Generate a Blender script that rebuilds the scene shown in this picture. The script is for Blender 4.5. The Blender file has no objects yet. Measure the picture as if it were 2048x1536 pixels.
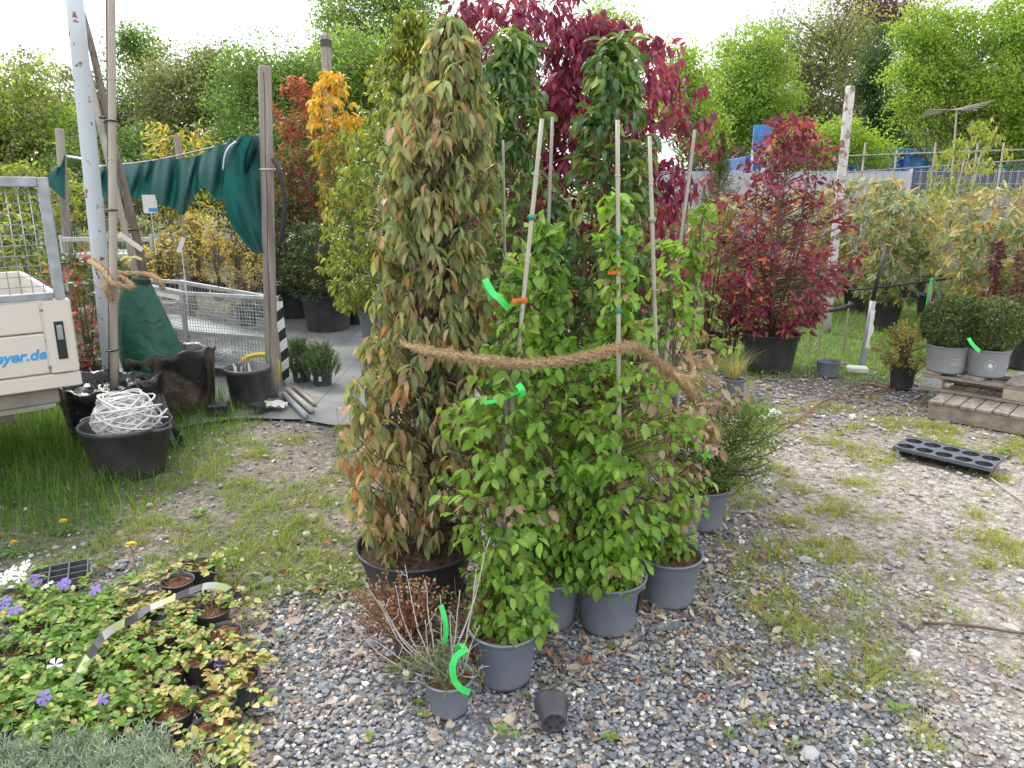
import bpy, math, random
import numpy as np
from mathutils import Matrix, Vector, Quaternion

# ------------------------------------------------------------------ camera, sky, sun, exposure
SC = bpy.context.scene
COL = SC.collection
CAM_H, PITCH, FPX = 1.6, math.radians(14.5), 1500.0
cd = bpy.data.cameras.new('camera'); cam = bpy.data.objects.new('camera', cd); COL.objects.link(cam)
cam.location = (0, 0, CAM_H); cam.rotation_euler = (math.pi/2 - PITCH, 0, 0)
cd.sensor_width = 36; cd.lens = 36*FPX/2048; cd.clip_start = .05; cd.clip_end = 1000
SC.camera = cam
SUN_EL, SUN_AZ = math.radians(50), math.radians(-38)      # azimuth from +Y towards +X (behind the yard, to the truck's side)
W = bpy.data.worlds.new('World'); SC.world = W; W.use_nodes = True
wt = W.node_tree; bg = wt.nodes['Background']
sky = wt.nodes.new('ShaderNodeTexSky'); sky.sky_type = 'NISHITA'; sky.sun_disc = False
sky.sun_elevation = SUN_EL; sky.sun_rotation = SUN_AZ; sky.air_density = 1.0; sky.dust_density = 3.0
mx = wt.nodes.new('ShaderNodeMix'); mx.data_type = 'RGBA'; mx.inputs[0].default_value = .82
wt.links.new(sky.outputs[0], mx.inputs[6]); mx.inputs[7].default_value = (9.6, 9.8, 10.2, 1)
wt.links.new(mx.outputs[2], bg.inputs[0]); bg.inputs[1].default_value = .115
sl = bpy.data.lights.new('sun', 'SUN'); sl.energy = 1.5; sl.angle = math.radians(11); sl.color = (1, .95, .87)
so = bpy.data.objects.new('sun', sl); COL.objects.link(so)
sdir = Vector((math.sin(SUN_AZ)*math.cos(SUN_EL), math.cos(SUN_AZ)*math.cos(SUN_EL), math.sin(SUN_EL)))
so.rotation_euler = sdir.to_track_quat('Z', 'Y').to_euler(); so.location = sdir*30
vs = SC.view_settings; vs.view_transform = 'Standard'; vs.look = 'None'; vs.gamma = 1; vs.exposure = .92
SC.display_settings.display_device = 'sRGB'
SC.cycles.max_bounces = 6; SC.cycles.diffuse_bounces = 3; SC.cycles.transparent_max_bounces = 8

# ------------------------------------------------------------------ helpers
rs = np.random.RandomState(7)
def ray(px, py):
    x = (px-1024)/FPX; y = (768-py)/FPX
    return np.array([x, math.cos(PITCH)+y*math.sin(PITCH), -math.sin(PITCH)+y*math.cos(PITCH)])
def G(px, py, z=0.):                     # where a sight line meets the level z
    d = ray(px, py); t = (z-CAM_H)/d[2]; return np.array([d[0]*t, d[1]*t, z])
def At(px, py, Y):                       # the point of a sight line at distance Y
    d = ray(px, py); t = Y/d[1]; return np.array([d[0]*t, Y, CAM_H+d[2]*t])
def unit(v): v = np.asarray(v, float); return v/np.maximum(np.linalg.norm(v, axis=-1, keepdims=True), 1e-9)

def hash2(i, j, s): v = np.sin(i*127.1+j*311.7+s*74.7)*43758.5453; return v-np.floor(v)
def vnoise(x, y, s=0, sc=1.):
    x = np.asarray(x, float)*sc; y = np.asarray(y, float)*sc
    i = np.floor(x); j = np.floor(y); u = x-i; v = y-j; u = u*u*(3-2*u); v = v*v*(3-2*v)
    return (hash2(i, j, s)*(1-u)+hash2(i+1, j, s)*u)*(1-v)+(hash2(i, j+1, s)*(1-u)+hash2(i+1, j+1, s)*u)*v
def fbm(x, y, s=0, sc=1.): return .55*vnoise(x, y, s, sc)+.3*vnoise(x, y, s+5, sc*2.1)+.15*vnoise(x, y, s+9, sc*4.3)
def sstep(a, b, x): t = np.clip((x-a)/(b-a), 0, 1); return t*t*(3-2*t)

def tag(o, label=None, cat=None, group=None, kind=None):
    if label: o['label'] = label
    if cat: o['category'] = cat
    if group: o['group'] = group
    if kind: o['kind'] = kind
    return o
def empty(name, loc, label=None, cat=None, group=None, rz=0):
    o = bpy.data.objects.new(name, None); COL.objects.link(o); o.location = loc; o.rotation_euler = (0, 0, rz)
    o.empty_display_size = .1
    return tag(o, label, cat, group)
def link(name, me, mat=None, parent=None):
    if mat is not None and len(me.materials) == 0: me.materials.append(mat)
    o = bpy.data.objects.new(name, me); COL.objects.link(o)
    if parent is not None: o.parent = parent
    return o
def big_mesh(name, V, faces, col=None, smooth=False):
    """faces: list of int arrays (n,k)"""
    me = bpy.data.meshes.new(name); V = np.asarray(V, np.float32)
    me.vertices.add(len(V)); me.vertices.foreach_set('co', V.ravel())
    nl = sum(f.size for f in faces); npoly = sum(len(f) for f in faces)
    me.loops.add(nl); me.polygons.add(npoly)
    me.loops.foreach_set('vertex_index', np.concatenate([f.ravel() for f in faces]).astype(np.int32))
    sizes = np.concatenate([np.full(len(f), f.shape[1]) for f in faces])
    me.polygons.foreach_set('loop_start', np.concatenate([[0], np.cumsum(sizes)[:-1]]).astype(np.int32))
    me.polygons.foreach_set('use_smooth', np.full(npoly, smooth))
    if col is not None:
        a = me.color_attributes.new('Col', 'FLOAT_COLOR', 'POINT')
        c = np.ones((len(V), 4), np.float32); c[:, :3] = col; a.data.foreach_set('color', c.ravel())
    me.update(calc_edges=True)
    return me
def rotz(a): c, s = math.cos(a), math.sin(a); return np.array([[c, -s, 0], [s, c, 0], [0, 0, 1.]])
def frame(d, up=(0, 0, 1)):
    d = unit(d); x = np.cross(up, d)
    if np.linalg.norm(x) < 1e-3: x = np.cross((1, 0, 0), d)
    x = unit(x); return np.stack([x, np.cross(d, x), d], 1)        # columns x, y, d

class MB:
    def __init__(s): s.V = []; s.F = []; s.n = 0
    def add(s, V, F):
        V = np.asarray(V, float); s.V.append(V); s.F += [tuple(int(i)+s.n for i in f) for f in F]; s.n += len(V); return s
    def box(s, c, d, R=None, bev=0.):
        x, y, z = np.asarray(d, float)/2
        if bev:
            b = bev
            # chamfered box: 24 verts
            P = []; idx = {}
            for sx in (-1, 1):
                for sy in (-1, 1):
                    for sz in (-1, 1):
                        for k in range(3):
                            v = [sx*(x-b), sy*(y-b), sz*(z-b)]; v[k] = (sx*x, sy*y, sz*z)[k]
                            idx[(sx, sy, sz, k)] = len(P); P.append(v)
            F = []
            for k in range(3):
                a, c2 = [q for q in range(3) if q != k]
                for sg in (-1, 1):
                    loop = []
                    for (p, q) in ((-1, -1), (1, -1), (1, 1), (-1, 1)):
                        t = [0, 0, 0]; t[k] = sg; t[a] = p; t[c2] = q; loop.append(idx[(*t, k)])
                    F.append(loop if (sg > 0) == (k != 1) else loop[::-1])
            for k in range(3):
                a, c2 = [q for q in range(3) if q != k]
                for p in (-1, 1):
                    for q in (-1, 1):
                        t0 = [0, 0, 0]; t1 = [0, 0, 0]; t0[k] = -1; t1[k] = 1
                        for t in (t0, t1): t[a] = p; t[c2] = q
                        f = [idx[(*t0, a)], idx[(*t1, a)], idx[(*t1, c2)], idx[(*t0, c2)]]
                        F.append(f if (p*q > 0) == (k != 1) else f[::-1])
            for sx in (-1, 1):
                for sy in (-1, 1):
                    for sz in (-1, 1):
                        f = [idx[(sx, sy, sz, k)] for k in range(3)]
                        F.append(f if sx*sy*sz > 0 else f[::-1])
            P = np.array(P)
        else:
            P = np.array([[-x, -y, -z], [x, -y, -z], [x, y, -z], [-x, y, -z], [-x, -y, z], [x, -y, z], [x, y, z], [-x, y, z]])
            F = [(0, 3, 2, 1), (4, 5, 6, 7), (0, 1, 5, 4), (1, 2, 6, 5), (2, 3, 7, 6), (3, 0, 4, 7)]
        if R is not None: P = P @ np.asarray(R).T
        return s.add(P+np.asarray(c, float), F)
    def bar(s, a, b, w, h=None, bev=0.):
        a = np.asarray(a, float); b = np.asarray(b, float); R = frame(b-a)
        return s.box((a+b)/2, (w, h or w, np.linalg.norm(b-a)), R, bev)
    def tube(s, P, r, n=6, cap=True, up=(0, 0, 1)):
        P = np.asarray(P, float); m = len(P); r = np.broadcast_to(np.asarray(r, float), (m,))
        T = unit(np.gradient(P, axis=0)); R0 = frame(T[0], up); x = R0[:, 0]
        V = []; an = np.arange(n)*2*math.pi/n
        for i in range(m):
            x = unit(x-T[i]*np.dot(x, T[i])); y = np.cross(T[i], x)
            V.append(P[i]+r[i]*(np.cos(an)[:, None]*x+np.sin(an)[:, None]*y))
        F = [(i*n+j, i*n+(j+1) % n, (i+1)*n+(j+1) % n, (i+1)*n+j) for i in range(m-1) for j in range(n)]
        if cap: F += [tuple(range(n))[::-1], tuple((m-1)*n+j for j in range(n))]
        return s.add(np.concatenate(V), F)
    def lathe(s, prof, n=28, c=(0, 0, 0), cap0=True, cap1=False, R=None, wob=None):
        an = np.arange(n)*2*math.pi/n; V = []
        for k, (r, z) in enumerate(prof):
            rr = r if wob is None else r*(1+wob(an, k))
            V.append(np.stack([rr*np.cos(an), rr*np.sin(an), np.full(n, z)], 1))
        V = np.concatenate(V); m = len(prof)
        F = [(i*n+j, i*n+(j+1) % n, (i+1)*n+(j+1) % n, (i+1)*n+j) for i in range(m-1) for j in range(n)]
        if cap0: F.append(tuple(range(n))[::-1])
        if cap1: F.append(tuple((m-1)*n+j for j in range(n)))
        if R is not None: V = V @ np.asarray(R).T
        return s.add(V+np.asarray(c, float), F)
    def grid(s, P):                        # P (a,b,3)
        a, b = P.shape[:2]
        return s.add(P.reshape(-1, 3), [(i*b+j, (i+1)*b+j, (i+1)*b+j+1, i*b+j+1) for i in range(a-1) for j in range(b-1)])
    def mesh(s, name, smooth=False):
        me = bpy.data.meshes.new(name); V = np.concatenate(s.V); me.from_pydata(V.tolist(), [], s.F)
        if smooth: me.polygons.foreach_set('use_smooth', np.ones(len(me.polygons), bool))
        me.update(); return me
    def build(s, name, mat, parent=None, smooth=False, world=False):
        if world and parent is not None:
            L = np.array(parent.location); s.V = [v-L for v in s.V]
        return link(name, s.mesh(name, smooth), mat, parent)
    def single(s, name, mat, base, label, cat, group=None, smooth=False):
        """one-mesh thing, verts given in world space, origin at its base"""
        base = np.asarray(base, float); s.V = [v-base for v in s.V]
        o = link(name, s.mesh(name, smooth), mat); o.location = base; return tag(o, label, cat, group)

# ------------------------------------------------------------------ materials
def mat_new(name):
    m = bpy.data.materials.new(name); m.use_nodes = True; return m, m.node_tree, m.node_tree.nodes['Principled BSDF']
def node(nt, t, **kw):
    n = nt.nodes.new(t)
    for k, v in kw.items(): setattr(n, k, v)
    return n
def simple(name, c, rough=.6, metal=0., var=.25, scale=12., bump=.0, bscale=40., c2=None, c2amt=.5, spec=.5, stretch=None):
    m, nt, p = mat_new(name)
    tc = node(nt, 'ShaderNodeTexCoord'); src = tc.outputs['Object']
    if stretch:
        mp = node(nt, 'ShaderNodeMapping'); mp.inputs['Scale'].default_value = stretch
        nt.links.new(src, mp.inputs[0]); src = mp.outputs[0]
    nz = node(nt, 'ShaderNodeTexNoise'); nz.inputs['Scale'].default_value = scale; nz.inputs['Detail'].default_value = 5
    nt.links.new(src, nz.inputs[0])
    rp = node(nt, 'ShaderNodeValToRGB'); rp.color_ramp.elements[0].position = .3; rp.color_ramp.elements[1].position = .72
    c = np.array(c); lo = np.clip(c*(1-var), 0, 1); hi = np.clip(c*(1+var), 0, 1)
    if c2 is not None: hi = np.array(c2)*c2amt+hi*(1-c2amt)
    rp.color_ramp.elements[0].color = (*lo, 1); rp.color_ramp.elements[1].color = (*hi, 1)
    nt.links.new(nz.outputs[0], rp.inputs[0]); nt.links.new(rp.outputs[0], p.inputs['Base Color'])
    p.inputs['Roughness'].default_value = rough; p.inputs['Metallic'].default_value = metal
    p.inputs['Specular IOR Level'].default_value = spec
    if bump:
        n2 = node(nt, 'ShaderNodeTexNoise'); n2.inputs['Scale'].default_value = bscale; n2.inputs['Detail'].default_value = 6
        nt.links.new(src, n2.inputs[0]); b = node(nt, 'ShaderNodeBump'); b.inputs['Strength'].default_value = bump
        b.inputs['Distance'].default_value = .02
        nt.links.new(n2.outputs[0], b.inputs['Height']); nt.links.new(b.outputs[0], p.inputs['Normal'])
    return m
def leafy(name, rough=.5, trans=.35, spec=.4, vary=.3, bump=0.):
    m, nt, p = mat_new(name)
    at = node(nt, 'ShaderNodeAttribute', attribute_name='Col'); oi = node(nt, 'ShaderNodeObjectInfo')
    mr = node(nt, 'ShaderNodeMapRange'); mr.inputs[3].default_value = 1-vary/2; mr.inputs[4].default_value = 1+vary/2
    nt.links.new(oi.outputs['Random'], mr.inputs[0])
    nz = node(nt, 'ShaderNodeTexNoise'); nz.inputs['Scale'].default_value = 35; nz.inputs['Detail'].default_value = 3
    tc = node(nt, 'ShaderNodeTexCoord'); nt.links.new(tc.outputs['Object'], nz.inputs[0])
    m2 = node(nt, 'ShaderNodeMapRange'); m2.inputs[1].default_value = .3; m2.inputs[2].default_value = .7; m2.inputs[3].default_value = .8; m2.inputs[4].default_value = 1.2
    nt.links.new(nz.outputs[0], m2.inputs[0])
    mu = node(nt, 'ShaderNodeMath', operation='MULTIPLY'); nt.links.new(mr.outputs[0], mu.inputs[0]); nt.links.new(m2.outputs[0], mu.inputs[1])
    vm = node(nt, 'ShaderNodeVectorMath', operation='SCALE'); nt.links.new(at.outputs['Color'], vm.inputs[0]); nt.links.new(mu.outputs[0], vm.inputs['Scale'])
    nt.links.new(vm.outputs[0], p.inputs['Base Color']); p.inputs['Roughness'].default_value = rough; p.inputs['Specular IOR Level'].default_value = spec
    if trans > 0:
        tb = node(nt, 'ShaderNodeBsdfTranslucent'); ms = node(nt, 'ShaderNodeMixShader'); ms.inputs[0].default_value = trans
        v2 = node(nt, 'ShaderNodeVectorMath', operation='MULTIPLY'); v2.inputs[1].default_value = (1.9, 2.0, 1.2)
        nt.links.new(vm.outputs[0], v2.inputs[0]); nt.links.new(v2.outputs[0], tb.inputs[0])
        out = nt.nodes['Material Output']; nt.links.new(p.outputs[0], ms.inputs[1]); nt.links.new(tb.outputs[0], ms.inputs[2]); nt.links.new(ms.outputs[0], out.inputs[0])
    return m
M = {}
M['leaf'] = leafy('leaf_matt', .48, .34)
M['leaf_gloss'] = leafy('leaf_glossy', .33, .26, .5)
M['tree_leaf'] = leafy('leaf_tree', .55, .45, .25, .1)
M['grass'] = leafy('grass_blade', .5, .38, .3, .1)
M['dry'] = leafy('dry_leaf', .8, .12, .15, .3)
M['stone'] = leafy('stone', .85, 0, .25, .1)
M['petal'] = leafy('petal', .6, .3, .2, .1)
M['grey_pot'] = simple('grey_pot_plastic', (.155, .18, .23), .5, 0, .1, 6, .05, 90, (.22, .21, .19), .35)
M['black_pot'] = simple('black_pot_plastic', (.042, .045, .052), .42, 0, .3, 7, .05, 60, (.12, .11, .10), .3)
M['pale_grey_pot'] = simple('pale_grey_pot_plastic', (.27, .28, .30), .5, 0, .08, 6, .03)
M['mulch'] = simple('bark_mulch', (.15, .07, .042), .95, 0, .55, 70, .9, 120, (.32, .17, .1), .6, .1)
M['soil'] = simple('dark_soil', (.075, .05, .036), .95, 0, .5, 60, .8, 110, (.2, .15, .11), .5, .1)
M['bark'] = simple('grey_bark', (.16, .13, .105), .9, 0, .35, 30, .5, 60, stretch=(1, 1, .3))
M['twig'] = simple('twig_bark', (.14, .09, .06), .85, 0, .35, 40)
M['redtwig'] = simple('reddish_twig', (.23, .1, .06), .8, 0, .35, 40)
M['silvertwig'] = simple('silver_twig', (.42, .38, .35), .8, 0, .3, 40)
M['bamboo'] = simple('bamboo_cane', (.46, .41, .33), .6, 0, .2, 14, .1, 40, (.35, .33, .3), .5, stretch=(1, 1, .2))
M['bamboo_grey'] = simple('weathered_cane', (.3, .275, .24), .7, 0, .25, 14, .1, 40, stretch=(1, 1, .2))
M['wood'] = simple('weathered_wood', (.27, .235, .2), .85, 0, .3, 22, .35, 60, (.4, .37, .33), .5, .2, stretch=(1, 1, .08))
M['pallet_wood'] = simple('pallet_wood', (.29, .245, .195), .85, 0, .3, 16, .35, 50, (.42, .38, .33), .5, .2, stretch=(.12, 1, 1))
M['pallet_block'] = simple('pallet_block', (.42, .36, .28), .85, 0, .2, 16, .3, 50)
M['zinc'] = simple('galvanised_steel', (.52, .54, .56), .42, .7, .15, 18, .05, 50)
M['dull_zinc'] = simple('dull_galvanised_steel', (.36, .38, .4), .5, .55, .2, 16)
M['truck'] = simple('cream_truck_paint', (.68, .65, .58), .4, 0, .05, 3, .02, 20, (.45, .4, .33), .25)
M['truck_dark'] = simple('dirty_underbody', (.28, .26, .23), .75, 0, .35, 8, .2, 40, (.14, .12, .1), .4)
M['rubber'] = simple('black_rubber', (.025, .025, .025), .7, 0, .3, 20, .2)
M['black'] = simple('black_plastic', (.02, .021, .023), .38, 0, .3, 9, .05)
M['blue_paint'] = simple('blue_container_paint', (.03, .13, .42), .5, 0, .15, 2)
M['blue_sign'] = simple('blue_sign_face', (.05, .22, .62), .4, 0, .08, 2)
M['bluetext'] = simple('blue_lettering', (.04, .33, .68), .5, 0, .15, 30)
M['white'] = simple('white_plastic', (.72, .72, .70), .45, 0, .06, 10)
M['offwhite'] = simple('offwhite_render', (.6, .6, .58), .8, 0, .08, 3)
M['paper'] = simple('white_tag', (.66, .64, .58), .6, 0, .1, 30)
M['green_tag'] = simple('green_tag_plastic', (.05, .62, .12), .45, 0, .08, 20)
M['green_tie'] = simple('green_tie_tape', (.03, .24, .17), .5, 0, .15, 30)
M['orange_tie'] = simple('orange_tape', (.75, .14, .04), .5, 0, .12, 30)
M['yellow'] = simple('yellow_plastic', (.72, .52, .03), .42, 0, .1, 20)
M['ribbon'] = simple('pale_yellow_ribbon', (.55, .55, .22), .6, 0, .15, 30)
M['coir'] = simple('coir_fibre', (.46, .325, .185), .95, 0, .35, 90, .6, 160, spec=.1)
M['net'] = None
M['strip_light'] = simple('pale_grey_strip', (.48, .50, .54), .55, 0, .06, 4)
M['strip_dark'] = simple('slate_grey_strip', (.095, .105, .12), .55, 0, .1, 4)
M['concrete'] = simple('concrete', (.36, .34, .32), .85, 0, .15, 5, .2, 30)
M['clay'] = simple('broken_clay', (.42, .15, .07), .85, 0, .25, 30)
M['pipe_grey'] = simple('grey_pipe', (.36, .38, .4), .45, 0, .1, 20)
M['hose'] = simple('black_hose', (.025, .026, .028), .5, 0, .2, 20)
M['roof_dark'] = simple('dark_roof_edge', (.06, .07, .1), .6, 0, .2, 5)

def mat_net():
    m, nt, p = mat_new('green_shade_net')
    tc = node(nt, 'ShaderNodeTexCoord'); nz = node(nt, 'ShaderNodeTexNoise'); nz.inputs['Scale'].default_value = 7
    nt.links.new(tc.outputs['Object'], nz.inputs[0]); rp = node(nt, 'ShaderNodeValToRGB')
    rp.color_ramp.elements[0].color = (.007, .05, .05, 1); rp.color_ramp.elements[1].color = (.018, .105, .1, 1)
    nt.links.new(nz.outputs[0], rp.inputs[0]); nt.links.new(rp.outputs[0], p.inputs['Base Color']); p.inputs['Roughness'].default_value = .75
    tb = node(nt, 'ShaderNodeBsdfTranslucent'); tb.inputs[0].default_value = (.025, .2, .18, 1); ms = node(nt, 'ShaderNodeMixShader'); ms.inputs[0].default_value = .28
    wv = node(nt, 'ShaderNodeTexWave'); wv.inputs['Scale'].default_value = 90
    nt.links.new(tc.outputs['Object'], wv.inputs[0]); b = node(nt, 'ShaderNodeBump'); b.inputs['Strength'].default_value = .15
    nt.links.new(wv.outputs[1], b.inputs['Height']); nt.links.new(b.outputs[0], p.inputs['Normal'])
    nt.links.new(p.outputs[0], ms.inputs[1]); nt.links.new(tb.outputs[0], ms.inputs[2]); nt.links.new(ms.outputs[0], nt.nodes['Material Output'].inputs[0])
    return m
M['net'] = mat_net()
def mat_bag(name, c, dirt, wr, rough):
    m, nt, p = mat_new(name)
    tc = node(nt, 'ShaderNodeTexCoord'); nz = node(nt, 'ShaderNodeTexNoise'); nz.inputs['Scale'].default_value = 4; nz.inputs['Detail'].default_value = 6
    nt.links.new(tc.outputs['Object'], nz.inputs[0]); rp = node(nt, 'ShaderNodeValToRGB')
    rp.color_ramp.elements[0].position = .5; rp.color_ramp.elements[1].position = .68
    rp.color_ramp.elements[0].color = (*c, 1); rp.color_ramp.elements[1].color = (*dirt, 1)
    nt.links.new(nz.outputs[0], rp.inputs[0]); nt.links.new(rp.outputs[0], p.inputs['Base Color'])
    r2 = node(nt, 'ShaderNodeMapRange'); r2.inputs[1].default_value = .48; r2.inputs[2].default_value = .66; r2.inputs[3].default_value = rough; r2.inputs[4].default_value = .8
    nt.links.new(nz.outputs[0], r2.inputs[0]); nt.links.new(r2.outputs[0], p.inputs['Roughness'])
    mu = node(nt, 'ShaderNodeTexNoise'); mu.inputs['Scale'].default_value = 9; mu.inputs['Detail'].default_value = 4; mu.inputs['Distortion'].default_value = 1.2
    nt.links.new(tc.outputs['Object'], mu.inputs[0]); b = node(nt, 'ShaderNodeBump'); b.inputs['Strength'].default_value = wr; b.inputs['Distance'].default_value = .04
    nt.links.new(mu.outputs[0], b.inputs['Height']); nt.links.new(b.outputs[0], p.inputs['Normal'])
    return m
M['bag'] = mat_bag('black_plastic_sheet', (.012, .012, .014), (.05, .045, .04), .6, .25)
M['bag_dirty'] = mat_bag('muddy_plastic_sheet', (.015, .015, .016), (.17, .135, .095), .4, .3)
M['waterbag'] = mat_bag('green_watering_bag', (.012, .095, .06), (.03, .14, .1), .35, .4)
def mat_rusty():
    m, nt, p = mat_new('rusty_painted_steel')
    tc = node(nt, 'ShaderNodeTexCoord'); nz = node(nt, 'ShaderNodeTexNoise'); nz.inputs['Scale'].default_value = 16; nz.inputs['Detail'].default_value = 4
    nt.links.new(tc.outputs['Object'], nz.inputs[0]); rp = node(nt, 'ShaderNodeValToRGB')
    rp.color_ramp.elements[0].position = .62; rp.color_ramp.elements[1].position = .67
    rp.color_ramp.elements[0].color = (.47, .52, .55, 1); rp.color_ramp.elements[1].color = (.2, .085, .035, 1)
    nt.links.new(nz.outputs[0], rp.inputs[0]); nt.links.new(rp.outputs[0], p.inputs['Base Color']); p.inputs['Roughness'].default_value = .5; p.inputs['Metallic'].default_value = .1
    return m
M['rusty'] = mat_rusty()
def mat_peel():
    m, nt, p = mat_new('peeling_white_paint')
    tc = node(nt, 'ShaderNodeTexCoord'); nz = node(nt, 'ShaderNodeTexNoise'); nz.inputs['Scale'].default_value = 11; nz.inputs['Detail'].default_value = 7
    nt.links.new(tc.outputs['Object'], nz.inputs[0]); rp = node(nt, 'ShaderNodeValToRGB'); rp.color_ramp.elements[0].position = .5; rp.color_ramp.elements[1].position = .58
    rp.color_ramp.elements[0].color = (.55, .53, .5, 1); rp.color_ramp.elements[1].color = (.22, .15, .11, 1)
    nt.links.new(nz.outputs[0], rp.inputs[0]); nt.links.new(rp.outputs[0], p.inputs['Base Color']); p.inputs['Roughness'].default_value = .7
    return m
M['peel'] = mat_peel()
def mat_stripes(name, cols, scale, axis=0, skew=.6):
    m, nt, p = mat_new(name)
    tc = node(nt, 'ShaderNodeTexCoord'); sp = node(nt, 'ShaderNodeSeparateXYZ'); nt.links.new(tc.outputs['UV'], sp.inputs[0])
    a = node(nt, 'ShaderNodeMath', operation='MULTIPLY_ADD'); a.inputs[1].default_value = skew
    nt.links.new(sp.outputs[1], a.inputs[0]); nt.links.new(sp.outputs[0], a.inputs[2])
    b = node(nt, 'ShaderNodeMath', operation='MULTIPLY'); b.inputs[1].default_value = scale; nt.links.new(a.outputs[0], b.inputs[0])
    c = node(nt, 'ShaderNodeMath', operation='FRACT'); nt.links.new(b.outputs[0], c.inputs[0])
    rp = node(nt, 'ShaderNodeValToRGB'); rp.color_ramp.interpolation = 'CONSTANT'
    while len(rp.color_ramp.elements) < len(cols): rp.color_ramp.elements.new(.5)
    for e, k in zip(rp.color_ramp.elements, range(len(cols))): e.position = k/len(cols); e.color = (*cols[k], 1)
    nt.links.new(c.outputs[0], rp.inputs[0]); nt.links.new(rp.outputs[0], p.inputs['Base Color']); p.inputs['Roughness'].default_value = .4
    return m
M['tape'] = mat_stripes('striped_barrier_tape', [(.7, .7, .7), (.02, .02, .02)], 6)
M['tape_yellow'] = mat_stripes('striped_yellow_tape', [(.5, .51, .48), (.46, .49, .25), (.04, .04, .04), (.13, .13, .13)], 5)

def ribbon(name, P, N, w, mat, parent=None, thick=.0012, ups=None):
    """a thin band with UVs along path P; N sideways vectors"""
    P = np.asarray(P, float); N = unit(np.asarray(N, float)); m = len(P)
    T = unit(np.gradient(P, axis=0)); B = unit(np.cross(T, N))
    V = np.concatenate([P-N*w/2+B*thick/2, P+N*w/2+B*thick/2, P+N*w/2-B*thick/2, P-N*w/2-B*thick/2])
    F = []
    for i in range(m-1):
        for a in range(4):
            b = (a+1) % 4; F.append((a*m+i, b*m+i, b*m+i+1, a*m+i+1))
    F += [(0, m, 2*m, 3*m)[::-1], (m-1, 2*m-1, 3*m-1, 4*m-1)]
    me = bpy.data.meshes.new(name); me.from_pydata(V.tolist(), [], F)
    uv = me.uv_layers.new(name='UVMap'); s = np.concatenate([[0], np.cumsum(np.linalg.norm(np.diff(P, axis=0), axis=1))])
    for l in me.loops:
        k, i = divmod(l.vertex_index, m); uv.data[l.index].uv = (s[i], (0 if k in (0, 3) else w))
    me.update(); return link(name, me, mat, parent)

def smooth_path(P, n):
    P = np.asarray(P, float); t = np.linspace(0, len(P)-1, n); out = []
    for u in t:
        i = min(int(u), len(P)-2); f = u-i
        p0 = P[max(i-1, 0)]; p1 = P[i]; p2 = P[i+1]; p3 = P[min(i+2, len(P)-1)]
        out.append(.5*((2*p1)+(p2-p0)*f+(2*p0-5*p1+4*p2-p3)*f*f+(3*p1-p0-3*p2+p3)*f**3))
    return np.array(out)

# ------------------------------------------------------------------ leaves
def leaf_shape(L, Wd, n=5, bend=.8, fold=.25, peak=.45, pleat=0., twist=0., petiole=.0):
    t = np.linspace(0, 1, n+1); V = []; F = []; rows = []
    ang = -bend*t; y = np.concatenate([[0], np.cumsum(np.cos(ang[:-1])*L/n)]); z = np.concatenate([[0], np.cumsum(np.sin(ang[:-1])*L/n)])
    p = math.log(.5)/math.log(peak)
    w = np.sin(math.pi*np.clip(t, 0, 1)**p)**.85*Wd/2
    mid = []
    for i in range(n+1):
        if i in (0, n): rows.append([len(V)]); V.append((0, y[i], z[i])); mid.append(1)
        else:
            zz = fold*w[i]+(pleat*L*(1 if i % 2 else -1)); tw = twist*t[i]*w[i]
            rows.append([len(V), len(V)+1, len(V)+2]); V += [(-w[i], y[i], z[i]+zz-tw), (0, y[i], z[i]), (w[i], y[i], z[i]+zz+tw)]; mid += [0, 1, 0]
    for i in range(n):
        a, b = rows[i], rows[i+1]
        if len(a) == 1: F += [(a[0], b[1], b[0]), (a[0], b[2], b[1])]
        elif len(b) == 1: F += [(a[0], a[1], b[0]), (a[1], a[2], b[0])]
        else: F += [(a[0], a[1], b[1]), (a[0], b[1], b[0]), (a[1], a[2], b[2]), (a[1], b[2], b[1])]
    return np.array(V), np.array(F), np.array(mid, float)
def rhomb(L, Wd, bend=.3):
    V = np.array([(0, 0, 0), (-Wd/2, L*.45, .0), (0, L, -bend*L*.5), (Wd/2, L*.45, .0)]); V[[1, 3], 2] += Wd*.12
    return V, np.array([(0, 2, 1), (0, 3, 2)]), np.array([1., 0, 1, 0])
def orient(d, n):
    d = unit(d); n = n-d*np.sum(n*d, -1, keepdims=True); n = unit(n); x = np.cross(d, n)
    return np.stack([x, d, n], -1)             # columns: x, length, normal
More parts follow.
